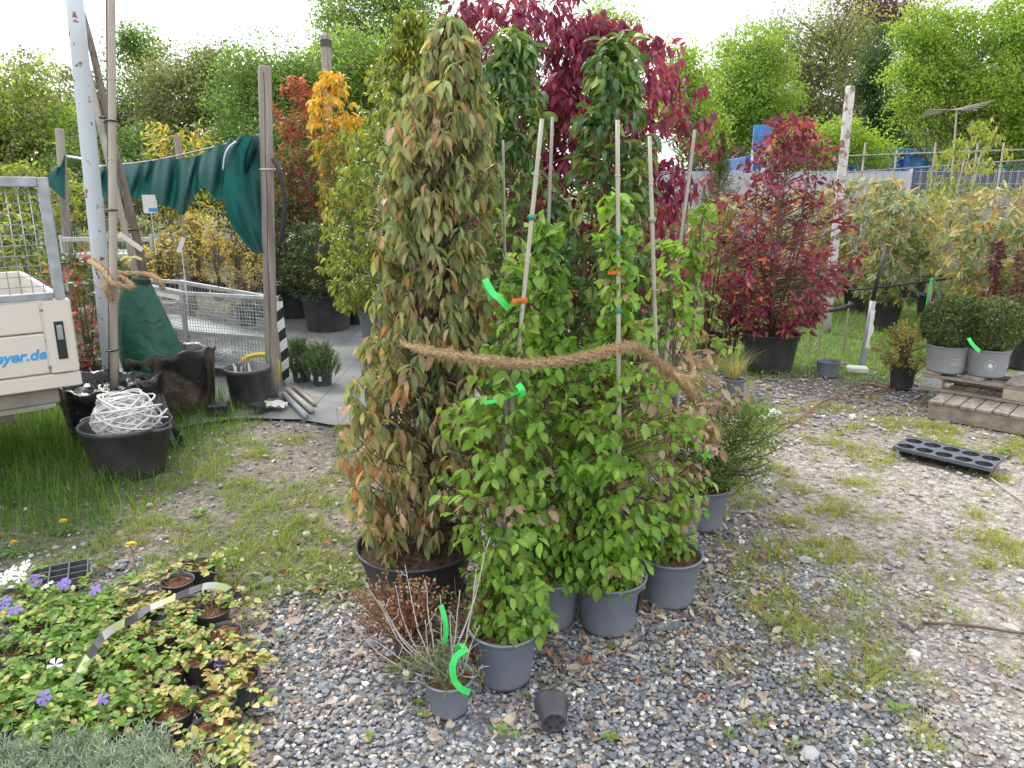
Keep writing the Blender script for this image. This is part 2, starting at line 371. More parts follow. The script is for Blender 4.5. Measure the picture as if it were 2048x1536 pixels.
def shoots(r, tips, dirs, k, spacing, phi, droop, smin, smax, roll=.4, flat=0., outn=.8):
    """leaves spiralling round the end of each shoot -> pos, R, scale, shoot id"""
    N = len(tips); kk = np.arange(k); dirs = unit(dirs)
    a = np.where(np.abs(dirs[:, 2:3]) < .9, np.array([[0, 0, 1.]]), np.array([[1., 0, 0]]))
    e1 = unit(np.cross(a, dirs)); e2 = np.cross(dirs, e1)
    th = (kk*(2.4 if not flat else math.pi))[None, :]+r.uniform(0, 6.28, (N, 1))*(1-flat)+r.normal(0, .3, (N, k))
    perp = np.cos(th)[..., None]*e1[:, None]+np.sin(th)[..., None]*e2[:, None]*(1-.75*flat)
    perp = unit(perp)
    ph = phi+r.normal(0, .18, (N, k))-(kk/k*.35)[None, ::-1]*0
    d = np.cos(ph)[..., None]*dirs[:, None]+np.sin(ph)[..., None]*perp
    d = unit(d+np.array([0, 0, -1.])*(droop*r.uniform(.6, 1.4, (N, k)))[..., None])
    pos = tips[:, None]-dirs[:, None]*(kk[None, ::-1, None]*spacing)
    n = np.array([0, 0, 1.])*(1-outn*.5)+perp*outn
    if flat: n = np.broadcast_to(np.array([0, 0, 1.]), n.shape)
    R = orient(d.reshape(-1, 3), n.reshape(-1, 3))
    rl = r.normal(0, roll, len(R)); c, s = np.cos(rl)[:, None], np.sin(rl)[:, None]
    x, nn = R[:, :, 0].copy(), R[:, :, 2].copy()
    R[:, :, 0] = x*c+nn*s; R[:, :, 2] = nn*c-x*s
    return pos.reshape(-1, 3), R, r.uniform(smin, smax, N*k), np.repeat(np.arange(N), k)
def pick(r, weights, n): w = np.array(weights, float); return r.choice(len(w), n, p=w/w.sum())
def put_leaves(r, root, shapes, palette, cid, pos, R, s, nobj, mat, rib=1.35, name='leaf', mass='foliage'):
    """the nobj leaves that show largest become objects, the rest one mass"""
    N = len(pos); sid = r.randint(0, len(shapes), N); org = np.array(root.location)
    dist = np.linalg.norm(pos+org-np.array([0, 0, CAM_H]), axis=1)
    order = np.argsort(dist/np.maximum(s, .2)+r.normal(0, .04, N)); objs = order[:nobj]; rest = order[nobj:]
    pal = np.array(palette, float)
    cache = {}
    for i in objs:
        key = (sid[i], cid[i])
        if key not in cache:
            V, F, mid = shapes[sid[i]]; c = pal[cid[i]][None]*(1+(rib-1)*mid[:, None])
            me = big_mesh(name, V, [F], c, True); me.materials.append(mat); cache[key] = me
        o = bpy.data.objects.new(name, cache[key]); COL.objects.link(o); o.parent = root
        m4 = np.eye(4); m4[:3, :3] = R[i]*s[i]; m4[:3, 3] = pos[i]; o.matrix_basis = Matrix(m4.tolist())
    Vs, Fs, Cs = [], [], []; off = 0
    for q, (V, F, mid) in enumerate(shapes):
        ii = rest[sid[rest] == q]
        if not len(ii): continue
        VV = np.einsum('nij,vj->nvi', R[ii]*s[ii, None, None], V)+pos[ii, None]
        jit = r.uniform(.78, 1.22, (len(ii), 1, 1))*(1+r.normal(0, .05, (len(ii), 1, 3)))
        CC = np.clip(pal[cid[ii]][:, None]*jit*(1+(rib-1)*mid[None, :, None]), 0, 1)
        Vs.append(VV.reshape(-1, 3)); Cs.append(CC.reshape(-1, 3))
        Fs.append((F[None]+(np.arange(len(ii))*len(V))[:, None, None]+off).reshape(-1, F.shape[1])); off += len(ii)*len(V)
    if Vs:
        o = link(mass, big_mesh(mass, np.concatenate(Vs), Fs, np.concatenate(Cs), True), mat, root); o['kind'] = 'stuff'
        return o
def column_tips(r, n, z0, z1, rad, axis, shell=.45, zpow=1.):
    z = z0+(z1-z0)*r.uniform(0, 1, n)**zpow; a = r.uniform(0, 2*math.pi, n)
    rr = rad(z)*np.sqrt(r.uniform(shell**2, 1, n)); q = r.uniform(0, 99); rr = rr*(1+.5*(vnoise(np.cos(a)*1.6+q, z*3.2+np.sin(a)*1.3, 3, 1.)-.5)+r.normal(0, .06, n)); o = np.stack([np.cos(a), np.sin(a), np.zeros(n)], 1)
    return axis(z)+o*rr[:, None], o
def twigs(root, tips, dirs, axis, drop, mat, r0=.003, step=1, name='twigs', sag=.25):
    mb = MB()
    for i in range(0, len(tips), step):
        t = tips[i]; b = axis(np.array([max(t[2]-drop, .02)]))[0]
        mid = (t+b)/2+np.array([0, 0, -sag*drop*.5])+(t-b)*[.12, .12, 0]
        mb.tube([b, mid, t], [r0*1.6, r0*1.2, r0*.6], 3, False)
    o = mb.build(name, mat, root, True); o['kind'] = 'stuff'; return o

# ------------------------------------------------------------------ pots
def pot_mesh(rt, rb, h, lip=.012, wall=.004, n=32, holes=True):
    band = .16*h
    prof = [(rb*.93, .006), (rb, 0), (rb*1.005, .012), (rb+(rt-rb)*(1-band/h)-lip*.25, h-band-.004), (rt-lip*.1, h-band+.004), (rt, h-.008), (rt+lip*.5, h-.006), (rt+lip*.55, h),
            (rt-wall*.3, h+.002), (rt-wall*1.5, h-.012), (rb-wall, .02)]
    return MB().lathe(prof, n, cap0=True, cap1=True)
def add_pot(root, rt, rb, h, mat, soilmat, lvl=.88, lip=.012, seed=0):
    pot_mesh(rt, rb, h, lip).build('pot', mat, root, True)
    r = np.random.RandomState(seed+11); R = rb+(rt-rb)*lvl-.006; n = 26; prof = []
    mb = MB(); an = np.arange(n)*2*math.pi/n; V = [(0, 0, h*lvl+.012)]; F = []
    for k in range(1, 6):
        rr = R*k/5; z = h*lvl+.012*(1-(k/5)**2)+r.uniform(-.004, .006, n)
        V += [(rr*math.cos(a), rr*math.sin(a), zz) for a, zz in zip(an, z)]
    for j in range(n): F.append((0, 1+j, 1+(j+1) % n))
    for k in range(4):
        for j in range(n): F.append((1+k*n+j, 1+(k+1)*n+j, 1+(k+1)*n+(j+1) % n, 1+k*n+(j+1) % n))
    mb.add(V, F); mb.build('soil', soilmat, root, False)

# ------------------------------------------------------------------ ground
def zones(X, Y):
    """green cover, stone cover, sandy soil share over the yard"""
    n1 = fbm(X, Y, 1, 1.6); n2 = fbm(X, Y, 3, 7.); n3 = fbm(X, Y, 21, .7)
    tall = sstep(-1.75, -2.25, X+.25*(n1-.5))*sstep(2.7, 3.3, Y)*sstep(6.5, 5.2, Y)
    left = sstep(-.45, -.8, X)*sstep(2.75, 3.1, Y+.5*(n1-.5))*sstep(5.2, 4.5, Y)*sstep(.36, .54, n1*.5+n2*.5)
    patch = sstep(.5, .2, np.hypot((X+.86)/1.1, (Y-2.85)/.55))
    yel = sstep(.36, .1, np.abs(X-(1.18+.22*(Y-2.6)))-.12)*sstep(1.7, 2.1, Y)*sstep(4.4, 3.6, Y)*sstep(.44, .56, n2)
    right = sstep(1.0, 1.5, X)*sstep(2., 2.6, Y)*sstep(6, 5, Y)*sstep(.52, .6, n2*.75+n1*.25)*.8
    lawn = sstep(6.0, 6.9, Y+.8*(n1-.5))*sstep(1.5, 2.3, X)
    far = sstep(9.5, 11.5, Y)
    out = sstep(3.2, 5, np.abs(X))*sstep(1, 3.5, Y)*.6*sstep(.35, .6, n1)
    g = np.clip(np.maximum.reduce([tall, left*.8, patch, yel*.8, right, lawn, far, out]), 0, 1)
    sand = sstep(1.0, 1.75, X+.5*(n3-.5))*sstep(6.2, 3.9, Y+.6*(n1-.5))
    st = sstep(-.85, -.55, X+.15*(n2-.5))*(1-.75*sand)*sstep(7.2, 5.0, Y)+sstep(-.5, -1.0, X)*sstep(3.3, 2.7, Y)*.8+.25
    return g, np.clip(st, 0, 1), sand, tall, lawn
def build_ground():
    xs = np.concatenate([[-400, -200, -90, -40, -22, -14, -10, -8], np.arange(-7, 9.01, .07), [10, 12, 16, 24, 45, 90, 200, 400]])
    ys = np.concatenate([[-60, -20, -8, -3, -1], np.arange(0, 14.01, .07), [15, 17, 20, 26, 40, 80, 200, 500]])
    X, Y = np.meshgrid(xs, ys, indexing='ij'); g, st, sand, tall, lawn = zones(X, Y)
    z = -.014*fbm(X, Y, 8, 2.)-.006*vnoise(X, Y, 9, 9.)
    z = np.where((np.abs(X) > 9) | (Y > 14) | (Y < 0), -.012, z)
    soil = np.array([.24, .21, .175]); sandc = np.array([.42, .38, .335]); gr = np.array([.085, .105, .03]); stc = np.array([.21, .2, .19])
    c = soil+(sandc-soil)*sand[..., None]; c = c+(stc-c)*(st*.6)[..., None]; gw = g*np.where(X > .5, np.where(lawn > .3, .7, .25), .5); c = c+(gr-c)*gw[..., None]
    a, b = X.shape; idx = np.arange(a*b).reshape(a, b)
    F = np.stack([idx[:-1, :-1], idx[1:, :-1], idx[1:, 1:], idx[:-1, 1:]], -1).reshape(-1, 4)
    me = big_mesh('ground', np.stack([X, Y, z], -1).reshape(-1, 3), [F], c.reshape(-1, 3), True)
    m, nt, p = mat_new('yard_ground'); at = node(nt, 'ShaderNodeAttribute', attribute_name='Col')
    ge = node(nt, 'ShaderNodeNewGeometry')
    vo = node(nt, 'ShaderNodeTexVoronoi'); vo.inputs['Scale'].default_value = 75; nt.links.new(ge.outputs['Position'], vo.inputs['Vector'])
    nz = node(nt, 'ShaderNodeTexNoise'); nz.inputs['Scale'].default_value = 24; nz.inputs['Detail'].default_value = 8; nt.links.new(ge.outputs['Position'], nz.inputs[0])
    se = node(nt, 'ShaderNodeSeparateColor'); nt.links.new(vo.outputs['Color'], se.inputs[0])
    r1 = node(nt, 'ShaderNodeMapRange'); r1.inputs[3].default_value = .72; r1.inputs[4].default_value = 1.35; nt.links.new(se.outputs[0], r1.inputs[0])
    r2 = node(nt, 'ShaderNodeMapRange'); r2.inputs[1].default_value = .3; r2.inputs[2].default_value = .7; r2.inputs[3].default_value = .6; r2.inputs[4].default_value = 1.35; nt.links.new(nz.outputs[0], r2.inputs[0])
    mu = node(nt, 'ShaderNodeMath', operation='MULTIPLY'); nt.links.new(r1.outputs[0], mu.inputs[0]); nt.links.new(r2.outputs[0], mu.inputs[1])
    vm = node(nt, 'ShaderNodeVectorMath', operation='SCALE'); nt.links.new(at.outputs['Color'], vm.inputs[0]); nt.links.new(mu.outputs[0], vm.inputs['Scale'])
    nt.links.new(vm.outputs[0], p.inputs['Base Color']); p.inputs['Roughness'].default_value = .95; p.inputs['Specular IOR Level'].default_value = .15
    ad = node(nt, 'ShaderNodeMath', operation='SUBTRACT'); nt.links.new(nz.outputs[0], ad.inputs[0]); nt.links.new(vo.outputs['Distance'], ad.inputs[1])
    b = node(nt, 'ShaderNodeBump'); b.inputs['Strength'].default_value = .8; b.inputs['Distance'].default_value = .015
    nt.links.new(ad.outputs[0], b.inputs['Height']); nt.links.new(b.outputs[0], p.inputs['Normal'])
    o = link('ground', me, m); o['kind'] = 'structure'
build_ground()

# woven ground fabric under the rows of big pots
def fabric():
    poly = [G(345, 862), G(470, 838), G(600, 842), G(668, 856), G(760, 850)]
    X0 = np.array([p[0] for p in poly]); Y0 = np.array([p[1] for p in poly])
    xs = np.linspace(-3.6, 2.15, 90); P = np.zeros((90, 50, 3)); r = np.random.RandomState(3)
    for i, x in enumerate(xs):
        y0 = np.interp(x, X0, Y0, left=5.6, right=5.3)+max(0, x+.1)*1.7+.08*(vnoise(x, 0, 4, 5.)-.5)
        t = np.linspace(0, 1, 50)**1.5; y = y0+(11.5-y0)*t
        P[i, :, 0] = x; P[i, :, 1] = y; P[i, :, 2] = .006+.012*fbm(np.full(50, x)*1.3, y, 6, 2.5)
    m, nt, p = mat_new('woven_ground_fabric'); ge = node(nt, 'ShaderNodeNewGeometry')
    nz = node(nt, 'ShaderNodeTexNoise'); nz.inputs['Scale'].default_value = 2.3; nz.inputs['Detail'].default_value = 8; nt.links.new(ge.outputs['Position'], nz.inputs[0])
    rp = node(nt, 'ShaderNodeValToRGB'); rp.color_ramp.elements[0].position = .35; rp.color_ramp.elements[1].position = .75
    rp.color_ramp.elements[0].color = (.13, .14, .15, 1); rp.color_ramp.elements[1].color = (.27, .265, .25, 1)
    nt.links.new(nz.outputs[0], rp.inputs[0])
    br = node(nt, 'ShaderNodeTexBrick'); br.offset = 0; br.inputs['Scale'].default_value = 1; br.inputs['Mortar Size'].default_value = .006
    br.inputs['Brick Width'].default_value = .3; br.inputs['Row Height'].default_value = 40; br.inputs['Color1'].default_value = br.inputs['Color2'].default_value = (0, 0, 0, 1); br.inputs['Mortar'].default_value = (1, 1, 1, 1)
    nt.links.new(ge.outputs['Position'], br.inputs[0])
    mx = node(nt, 'ShaderNodeMix', data_type='RGBA'); nt.links.new(br.outputs[0], mx.inputs[0]); nt.links.new(rp.outputs[0], mx.inputs[6]); mx.inputs[7].default_value = (.06, .14, .1, 1)
    nt.links.new(mx.outputs[2], p.inputs['Base Color']); p.inputs['Roughness'].default_value = .55
    wv = node(nt, 'ShaderNodeTexWave'); wv.inputs['Scale'].default_value = 60; nt.links.new(ge.outputs['Position'], wv.inputs[0])
    b = node(nt, 'ShaderNodeBump'); b.inputs['Strength'].default_value = .15; b.inputs['Distance'].default_value = .01; nt.links.new(wv.outputs[1], b.inputs['Height']); nt.links.new(b.outputs[0], p.inputs['Normal'])
    o = MB().grid(P).build('ground_fabric', m, None, True); o['kind'] = 'structure'
fabric()

# gravel: real stones, denser where the yard is stony
def gravel():
    r = np.random.RandomState(5)
    ph = (1+5**.5)/2; I = unit(np.array([(-1, ph, 0), (1, ph, 0), (-1, -ph, 0), (1, -ph, 0), (0, -1, ph), (0, 1, ph), (0, -1, -ph), (0, 1, -ph), (ph, 0, -1), (ph, 0, 1), (-ph, 0, -1), (-ph, 0, 1)]))
    IF = np.array([(0, 11, 5), (0, 5, 1), (0, 1, 7), (0, 7, 10), (0, 10, 11), (1, 5, 9), (5, 11, 4), (11, 10, 2), (10, 7, 6), (7, 1, 8), (3, 9, 4), (3, 4, 2), (3, 2, 6), (3, 6, 8), (3, 8, 9), (4, 9, 5), (2, 4, 11), (6, 2, 10), (8, 6, 7), (9, 8, 1)])
    Xs, Ys, Ss = [], [], []
    for (x0, x1, y0, y1, dens, smin, smax) in ((-1.0, 1.75, 1.45, 3.0, 5200, .006, .0125), (-2.6, 3.0, 1.3, 3.4, 1500, .004, .01), (-3.2, 4.2, 2.8, 7.0, 620, .007, .018), (-2.4, 3.6, 1.5, 6.5, 16, .016, .034)):
        n = int((x1-x0)*(y1-y0)*dens); X = r.uniform(x0, x1, n); Y = r.uniform(y0, y1, n)
        g, st, sand, tall, lawn = zones(X, Y); inside = np.abs(X) < Y*.76+.35
        k = (r.uniform(0, 1, n) < st*(1-.55*g)*(1-.5*sand)) & inside
        Xs.append(X[k]); Ys.append(Y[k]); Ss.append(smin+(smax-smin)*r.uniform(0, 1, k.sum())**1.6)
    X = np.concatenate(Xs); Y = np.concatenate(Ys); S = np.concatenate(Ss); n = len(X)
    _, _, sand, _, _ = zones(X, Y)
    sc = np.stack([r.uniform(.8, 1.45, n), r.uniform(.7, 1.1, n), r.uniform(.4, .75, n)], 1)*S[:, None]
    V = I[None]*(1+r.normal(0, .16, (n, 12, 1)))*sc[:, None]
    a = r.uniform(0, 6.28, n); b = r.normal(0, .35, n); ca, sa, cb, sb = np.cos(a), np.sin(a), np.cos(b), np.sin(b)
    z = V[..., 2]*cb[:, None]+V[..., 1]*sb[:, None]; y = V[..., 1]*cb[:, None]-V[..., 2]*sb[:, None]; x = V[..., 0]
    V = np.stack([x*ca[:, None]-y*sa[:, None]+X[:, None], x*sa[:, None]+y*ca[:, None]+Y[:, None], z+(S*r.uniform(-.1, .55, n)-.006)[:, None]], -1)
    pal = np.array([(.10, .105, .12), (.15, .155, .17), (.2, .2, .205), (.28, .275, .265), (.42, .4, .37), (.6, .58, .54), (.27, .22, .17), (.33, .2, .14)])
    w = np.array([.22, .24, .21, .15, .065, .016, .08, .02]); c = pal[r.choice(8, n, p=w/w.sum())]
    c = c*(1-sand[:, None]*.6)+np.array([.34, .31, .28])*sand[:, None]*.6
    c = c*1.5*np.array([.99, 1.0, 1.0])
    c = c*r.uniform(.8, 1.2, (n, 1)); c = np.repeat(c[:, None], 12, 1)
    F = (IF[None]+(np.arange(n)*12)[:, None, None]).reshape(-1, 3)
    o = link('gravel', big_mesh('gravel', V.reshape(-1, 3), [F], c.reshape(-1, 3), False), M['stone'])
    tag(o, 'loose blue grey and pale gravel stones covering the yard', 'gravel', kind='stuff')
gravel()

# ------------------------------------------------------------------ grass
def blades(name, label, r, X, Y, Hh, Wd, pal, lean, seg=2):
    n = len(X); a = r.uniform(0, 6.28, n); d = np.stack([np.cos(a), np.sin(a)], 1); sd = np.stack([-d[:, 1], d[:, 0]], 1)
    ln = np.abs(r.normal(0, lean, n))*Hh
    base = np.stack([X, Y, np.full(n, -.012)], 1)
    def pt(t, w): 
        p = base+np.concatenate([d*(ln*t**1.8)[:, None], (Hh*t)[:, None]*(1-.25*t*lean)], 1)
        o = np.concatenate([sd*(Wd*w)[:, None], np.zeros((n, 1))], 1); return p-o, p+o
    a0, b0 = pt(0, .5); a1, b1 = pt(.5, .42); a2, _ = pt(1., 0.)
    V = np.stack([a0, b0, a1, b1, a2], 1).reshape(-1, 3); o5 = (np.arange(n)*5)[:, None]
    F4 = np.array([[0, 1, 3, 2]])+o5; F3 = np.array([[2, 3, 4]])+o5
    c = pal[r.randint(0, len(pal), n)]*r.uniform(.75, 1.25, (n, 1)); c = np.repeat(c[:, None], 5, 1)
    o = link(name, big_mesh(name, V, [F4, F3], c.reshape(-1, 3), True), M['grass']); tag(o, label, 'grass', kind='stuff')
def grass():
    r = np.random.RandomState(12)
    GP = np.array([(.16, .27, .035), (.22, .33, .04), (.28, .36, .06), (.32, .35, .08), (.34, .3, .13)])
    DP = np.array([(.07, .15, .025), (.1, .2, .03), (.13, .24, .04), (.17, .25, .06)])  # darker greens for the tall grass, the truck's shade put in
    LP = np.array([(.11, .27, .025), (.15, .33, .035), (.2, .38, .045), (.25, .36, .07)])
    def tufts(x0, x1, y0, y1, dens, per, spread, thr):
        n = int((x1-x0)*(y1-y0)*dens); X = r.uniform(x0, x1, n); Y = r.uniform(y0, y1, n); g, st, sd, tall, lawn = zones(X, Y)
        k = (r.uniform(0, 1, n) < g*thr) & (np.abs(X) < Y*.78+.6); X, Y = X[k], Y[k]
        sz = r.uniform(.6, 1.4, len(X)); X = np.repeat(X, per)+r.normal(0, spread, len(X)*per); Y = np.repeat(Y, per)+r.normal(0, spread, len(Y)*per)
        return X, Y, np.repeat(sz, per)
    X, Y, s = tufts(-2.4, 3.6, 1.75, 6.2, 330, 24, .027, .95)
    _, _, _, tall, _ = zones(X, Y); k = tall < .5; X, Y, s = X[k], Y[k], s[k]
    YP = np.array([(.22, .29, .04), (.3, .35, .05), (.36, .38, .07), (.38, .34, .12)]); e = X > .6
    blades('yellow_grass', 'short yellow green grass tufts on the sandy side of the yard', r, X[e], Y[e], r.uniform(.022, .075, e.sum())*s[e], r.uniform(.002, .004, e.sum()), YP, 1.1)
    X, Y, s = X[~e], Y[~e], s[~e]
    blades('short_grass', 'short green grass tufts growing between tub and tied clump', r, X, Y, r.uniform(.022, .07, len(X))*s, r.uniform(.002, .004, len(X)), GP, 1.1)
    n = 26000; X = r.uniform(-4.6, -1.65, n); Y = r.uniform(2.7, 5.9, n); _, _, _, tall, _ = zones(X, Y)
    k = r.uniform(0, 1, n) < tall; X, Y = X[k], Y[k]; hh = r.uniform(.07, .24, len(X))*(.55+.7*fbm(X, Y, 31, 2.))*sstep(3.0, 3.9, Y+.1)
    hh = np.maximum(hh, .04)
    blades('tall_grass', 'tall green grass darkened for shade under and around the truck', r, X, Y, hh, r.uniform(.0025, .005, len(X)), DP, .55)
    n = 42000; X = r.uniform(1.5, 9, n); Y = 6+r.uniform(0, 1, n)**1.4*8; _, _, _, _, lawn = zones(X, Y); k = r.uniform(0, 1, n) < lawn*.95; X, Y = X[k], Y[k]
    blades('lawn', 'bright green lawn growing between the potted shrubs and the fence', r, X, Y, r.uniform(.04, .12, len(X)), r.uniform(.004, .008, len(X)), LP, .8)
grass()

# dead leaves and bark bits lying round the pots
def litter():
    r = np.random.RandomState(14); n = 1500
    X = np.concatenate([r.normal(.25, .55, n), r.uniform(-1.2, 3.4, 900), r.uniform(1.8, 3.6, 350)])
    Y = np.concatenate([r.normal(2.75, .4, n), r.uniform(2.2, 5.5, 900), r.uniform(5.2, 6.9, 350)]); k = Y > 1.8; X, Y = X[k], Y[k]; q = [G(x, y) for x, y in zip(r.uniform(150, 520, 420), r.uniform(1130, 1540, 420))]; X = np.concatenate([X, [p[0] for p in q]]); Y = np.concatenate([Y, [p[1] for p in q]]); n = len(X)
    sh = [leaf_shape(.05, .024, 3, 1.1, .5), leaf_shape(.045, .02, 3, -1.0, .3), leaf_shape(.06, .012, 3, .4, .3)]
    a = r.uniform(0, 6.28, n); d = np.stack([np.cos(a), np.sin(a), r.normal(.05, .15, n)], 1); nn = np.stack([r.normal(0, .4, n), r.normal(0, .4, n), np.ones(n)], 1)
    root = empty('leaf_litter', (0, 0, 0), 'dry brown dead leaves scattered on the gravel around the pots', 'leaf litter'); root['kind'] = 'stuff'
    pal = [(.32, .25, .19), (.24, .18, .13), (.4, .34, .27), (.33, .15, .08), (.17, .12, .09), (.25, .04, .05)]
    put_leaves(r, root, sh, pal, pick(r, [2, 2, 4, .25, 2, .05], n), np.stack([X, Y, np.full(n, .012)], 1), orient(d, nn), r.uniform(.5, 1.2, n), 0, M['dry'], 1.1, mass='dead_leaves')
litter()

# ------------------------------------------------------------------ trees beyond the yard
def tree(name, label, px, Y, blobs, pal, wts, n, L=.13, seed=0, trunk=.12, group=None, limbs=26, dens=.32, mat='bark', clump=34, lean=0., ivy=None):
    """blobs: crown lobes (px, py, rx, ry) in sight-line units at distance Y; trunk foot below px"""
    r = np.random.RandomState(seed+100); X = At(px, 380, Y)[0]; root = empty(name, (X, Y, 0), label, 'tree', group)
    n = int(n*(4.6 if Y > 14.5 else 2.8)); L = L*.8; clump = clump*2; dens = dens*.92
    k = Y/1500; B = []
    for (bx, by, rx, ry) in blobs: c = At(bx, by, Y); B.append((c-np.array([X, Y, 0]), np.array([rx*k, rx*k*.8, ry*k])))
    vol = np.array([b[1][0]*b[1][2] for b in B]); nc = max(12, n//clump); which = r.choice(len(B), nc, p=vol/vol.sum())
    d = unit(r.normal(0, 1, (nc, 3))); rad = r.uniform(.1, 1.05, (nc, 1))**.55
    C = np.array([B[w][0] for w in which])+d*rad*np.array([B[w][1] for w in which]); C[:, 2] = np.maximum(C[:, 2], .25)
    top = max(b[0][2]+b[1][2] for b in B); low = min(b[0][2]-b[1][2] for b in B)
    mb = MB(); m = 7; tz = np.linspace(-.05, top*.86, m); cx = np.interp(tz, [b[0][2] for b in sorted(B, key=lambda q: q[0][2])], [b[0][0] for b in sorted(B, key=lambda q: q[0][2])])
    cx = cx*np.clip(tz/max(low+.6, 1.2), 0, 1); P = np.stack([cx+r.normal(0, .05, m)*np.linspace(0, 1, m), r.normal(0, .05, m), tz], 1)
    mb.tube(P, trunk*np.linspace(1.15, .18, m), 8); mb.build('trunk', M[mat], root, True)
    mb = MB()
    for i in r.choice(nc, min(limbs, nc), False):
        c = C[i]; zb = np.clip(c[2]-r.uniform(.3, .55)*np.linalg.norm(c[:2])-.5, .2+.2*max(low, 0), top*.8); b = np.array([np.interp(zb, tz, P[:, 0]), np.interp(zb, tz, P[:, 1]), zb])
        q = b+(c-b)*.5+np.array([0, 0, -.08*np.linalg.norm(c-b)])+r.normal(0, .08, 3); r0 = trunk*(.42-.28*zb/top)
        mb.tube([b, q, c], [r0, r0*.6, r0*.2], 5, False)
        for _ in range(3):
            e = c+r.normal(0, 1, 3)*dens*1.6; mb.tube([q, (q+e)/2+r.normal(0, .06, 3), e], [r0*.35, r0*.25, r0*.1], 3, False)
    o = mb.build('limbs', M[mat], root, True); o['kind'] = 'stuff'
    npc = r.poisson(clump, nc); pos = np.repeat(C, npc, 0)+np.clip(r.normal(0, 1, (npc.sum(), 3)), -1.6, 1.6)*(dens*r.uniform(.55, 1.25, nc).repeat(npc))[:, None]*np.array([1, 1, .62]); pos[:, 2] = np.maximum(pos[:, 2], .05)
    N = len(pos); dd = unit(r.normal(0, 1, (N, 3))+np.array([0, 0, -.3])); nn = r.normal(0, .7, (N, 3))+np.array([0, 0, 1.])
    cc = np.repeat(pick(r, wts, nc), npc); sw = r.uniform(0, 1, N) < .4; cc[sw] = pick(r, wts, sw.sum())
    put_leaves(r, root, [rhomb(L, L*.62), rhomb(L*.8, L*.6, .6)], pal, cc, pos, orient(dd, nn), r.uniform(.6, 1.25, N), 0, M['tree_leaf'], 1., mass='crown')
    return root
GREEN = [(.13, .21, .06), (.17, .26, .07), (.21, .31, .085), (.11, .17, .055)]  # tree greens lightened: backlight and veiling haze put into the leaf colour
OLIVE = [(.19, .2, .1), (.24, .245, .125), (.16, .16, .09), (.27, .26, .16)]
LIME = [(.25, .35, .06), (.3, .41, .075), (.2, .3, .05), (.35, .42, .11)]
DARK = [(.05, .085, .035), (.065, .11, .04), (.08, .13, .045)]
COPPER = [(.13, .075, .065), (.17, .095, .08), (.1, .065, .06)]
GL = 'trees along the boundary behind the net'
tree('hedgerow_tree', 'loose yellow green tree behind the mesh cage of the truck', 40, 19, [(10, 220, 130, 110), (60, 330, 140, 110), (-60, 330, 120, 120)], LIME+OLIVE, [1, .6, 1, .6, 1, 1, 1, 1], 6500, .14, 1, group=GL)
tree('hedgerow_tree', 'dull olive tree behind the rusty steel pole', 180, 23, [(150, 230, 100, 80), (190, 330, 130, 100)], OLIVE+GREEN, [1, 1, 1, 1, .6, .6, .6, .6], 4500, .15, 2, group=GL)
tree('hedgerow_tree', 'slender thin tree with a sparse top rising above the hedge trees', 290, 24, [(285, 120, 40, 50), (250, 90, 30, 40), (290, 230, 70, 110)], GREEN, [1, 1, 1, 1], 1900, .14, 3, group=GL)
tree('hedgerow_tree', 'greyish half bare tree behind the green shade net', 385, 22, [(370, 190, 95, 85), (420, 160, 70, 60), (370, 300, 130, 100)], OLIVE+GREEN, [1, 1.5, 1, 1.5, .5, .5, .4, .4], 5200, .13, 4, group=GL)
tree('hedgerow_tree', 'dense mid green tree behind the weathered fence post', 520, 20, [(510, 160, 80, 75), (540, 260, 110, 110), (470, 330, 90, 80), (600, 210, 70, 90)], GREEN, [1, 1.3, 1, .8], 7500, .12, 5, group=GL)
tree('hedgerow_tree', 'bright fresh green tree behind the tall capped post', 690, 21, [(690, 140, 85, 75), (640, 220, 80, 90), (760, 180, 90, 100), (700, 310, 120, 110)], GREEN+LIME, [1, 1.2, 1.2, .6, .5, .4, .6, .2], 8000, .12, 6, group=GL)
tree('hedgerow_tree', 'tallest airy tree rising over the yellow green potted column', 780, 25, [(750, 20, 110, 70), (840, 40, 60, 60), (670, 60, 45, 60), (780, 120, 100, 70), (780, -60, 110, 70)], GREEN+LIME, [1, 1.2, 1.2, .8, .4, .4, .5, .2], 4200, .14, 7, .2, group=GL, dens=.42)
tree('hedgerow_tree', 'dark leaved tree low behind the draped net', 250, 17, [(250, 330, 120, 70), (340, 370, 110, 60), (180, 380, 90, 60)], DARK+GREEN, [1, 1.4, 1.4, .7, .7, .5, .5], 5200, .11, 8, group=GL)
tree('hedgerow_tree', 'dark dense tree behind the red leaved potted tree', 590, 18, [(580, 330, 90, 90), (650, 380, 90, 80), (500, 380, 90, 70)], DARK+GREEN, [1, 1.4, 1.4, .6, .6, .4, .4], 5200, .11, 9, group=GL)
tree('hedgerow_tree', 'green tree behind the wilted laurel and red shrubs', 900, 22, [(890, 230, 100, 110), (960, 330, 120, 110), (860, 340, 90, 90)], GREEN+LIME, [1, 1, 1, .6, .3, .3, .3, .1], 4500, .13, 10, group=GL)
GR = 'trees beyond the privacy fence'
tree('poplar_tree', 'pale thin tree far off between the two crimson shrubs', 1215, 38, [(1220, 60, 60, 60), (1180, 110, 40, 60), (1240, 130, 60, 60), (1220, 220, 80, 70)], LIME, [1, 1, 1, 1], 2600, .2, 11, .2, group=GR, dens=.5)
tree('young_maple_tree', 'slim young tree with a bare trunk and fresh lime leaves', 1362, 15.5, [(1370, 150, 45, 55), (1365, 215, 70, 65), (1390, 260, 60, 45)], LIME, [1, 1, 1.3, .6], 2700, .09, 12, .07, group=GR, dens=.2, limbs=40)
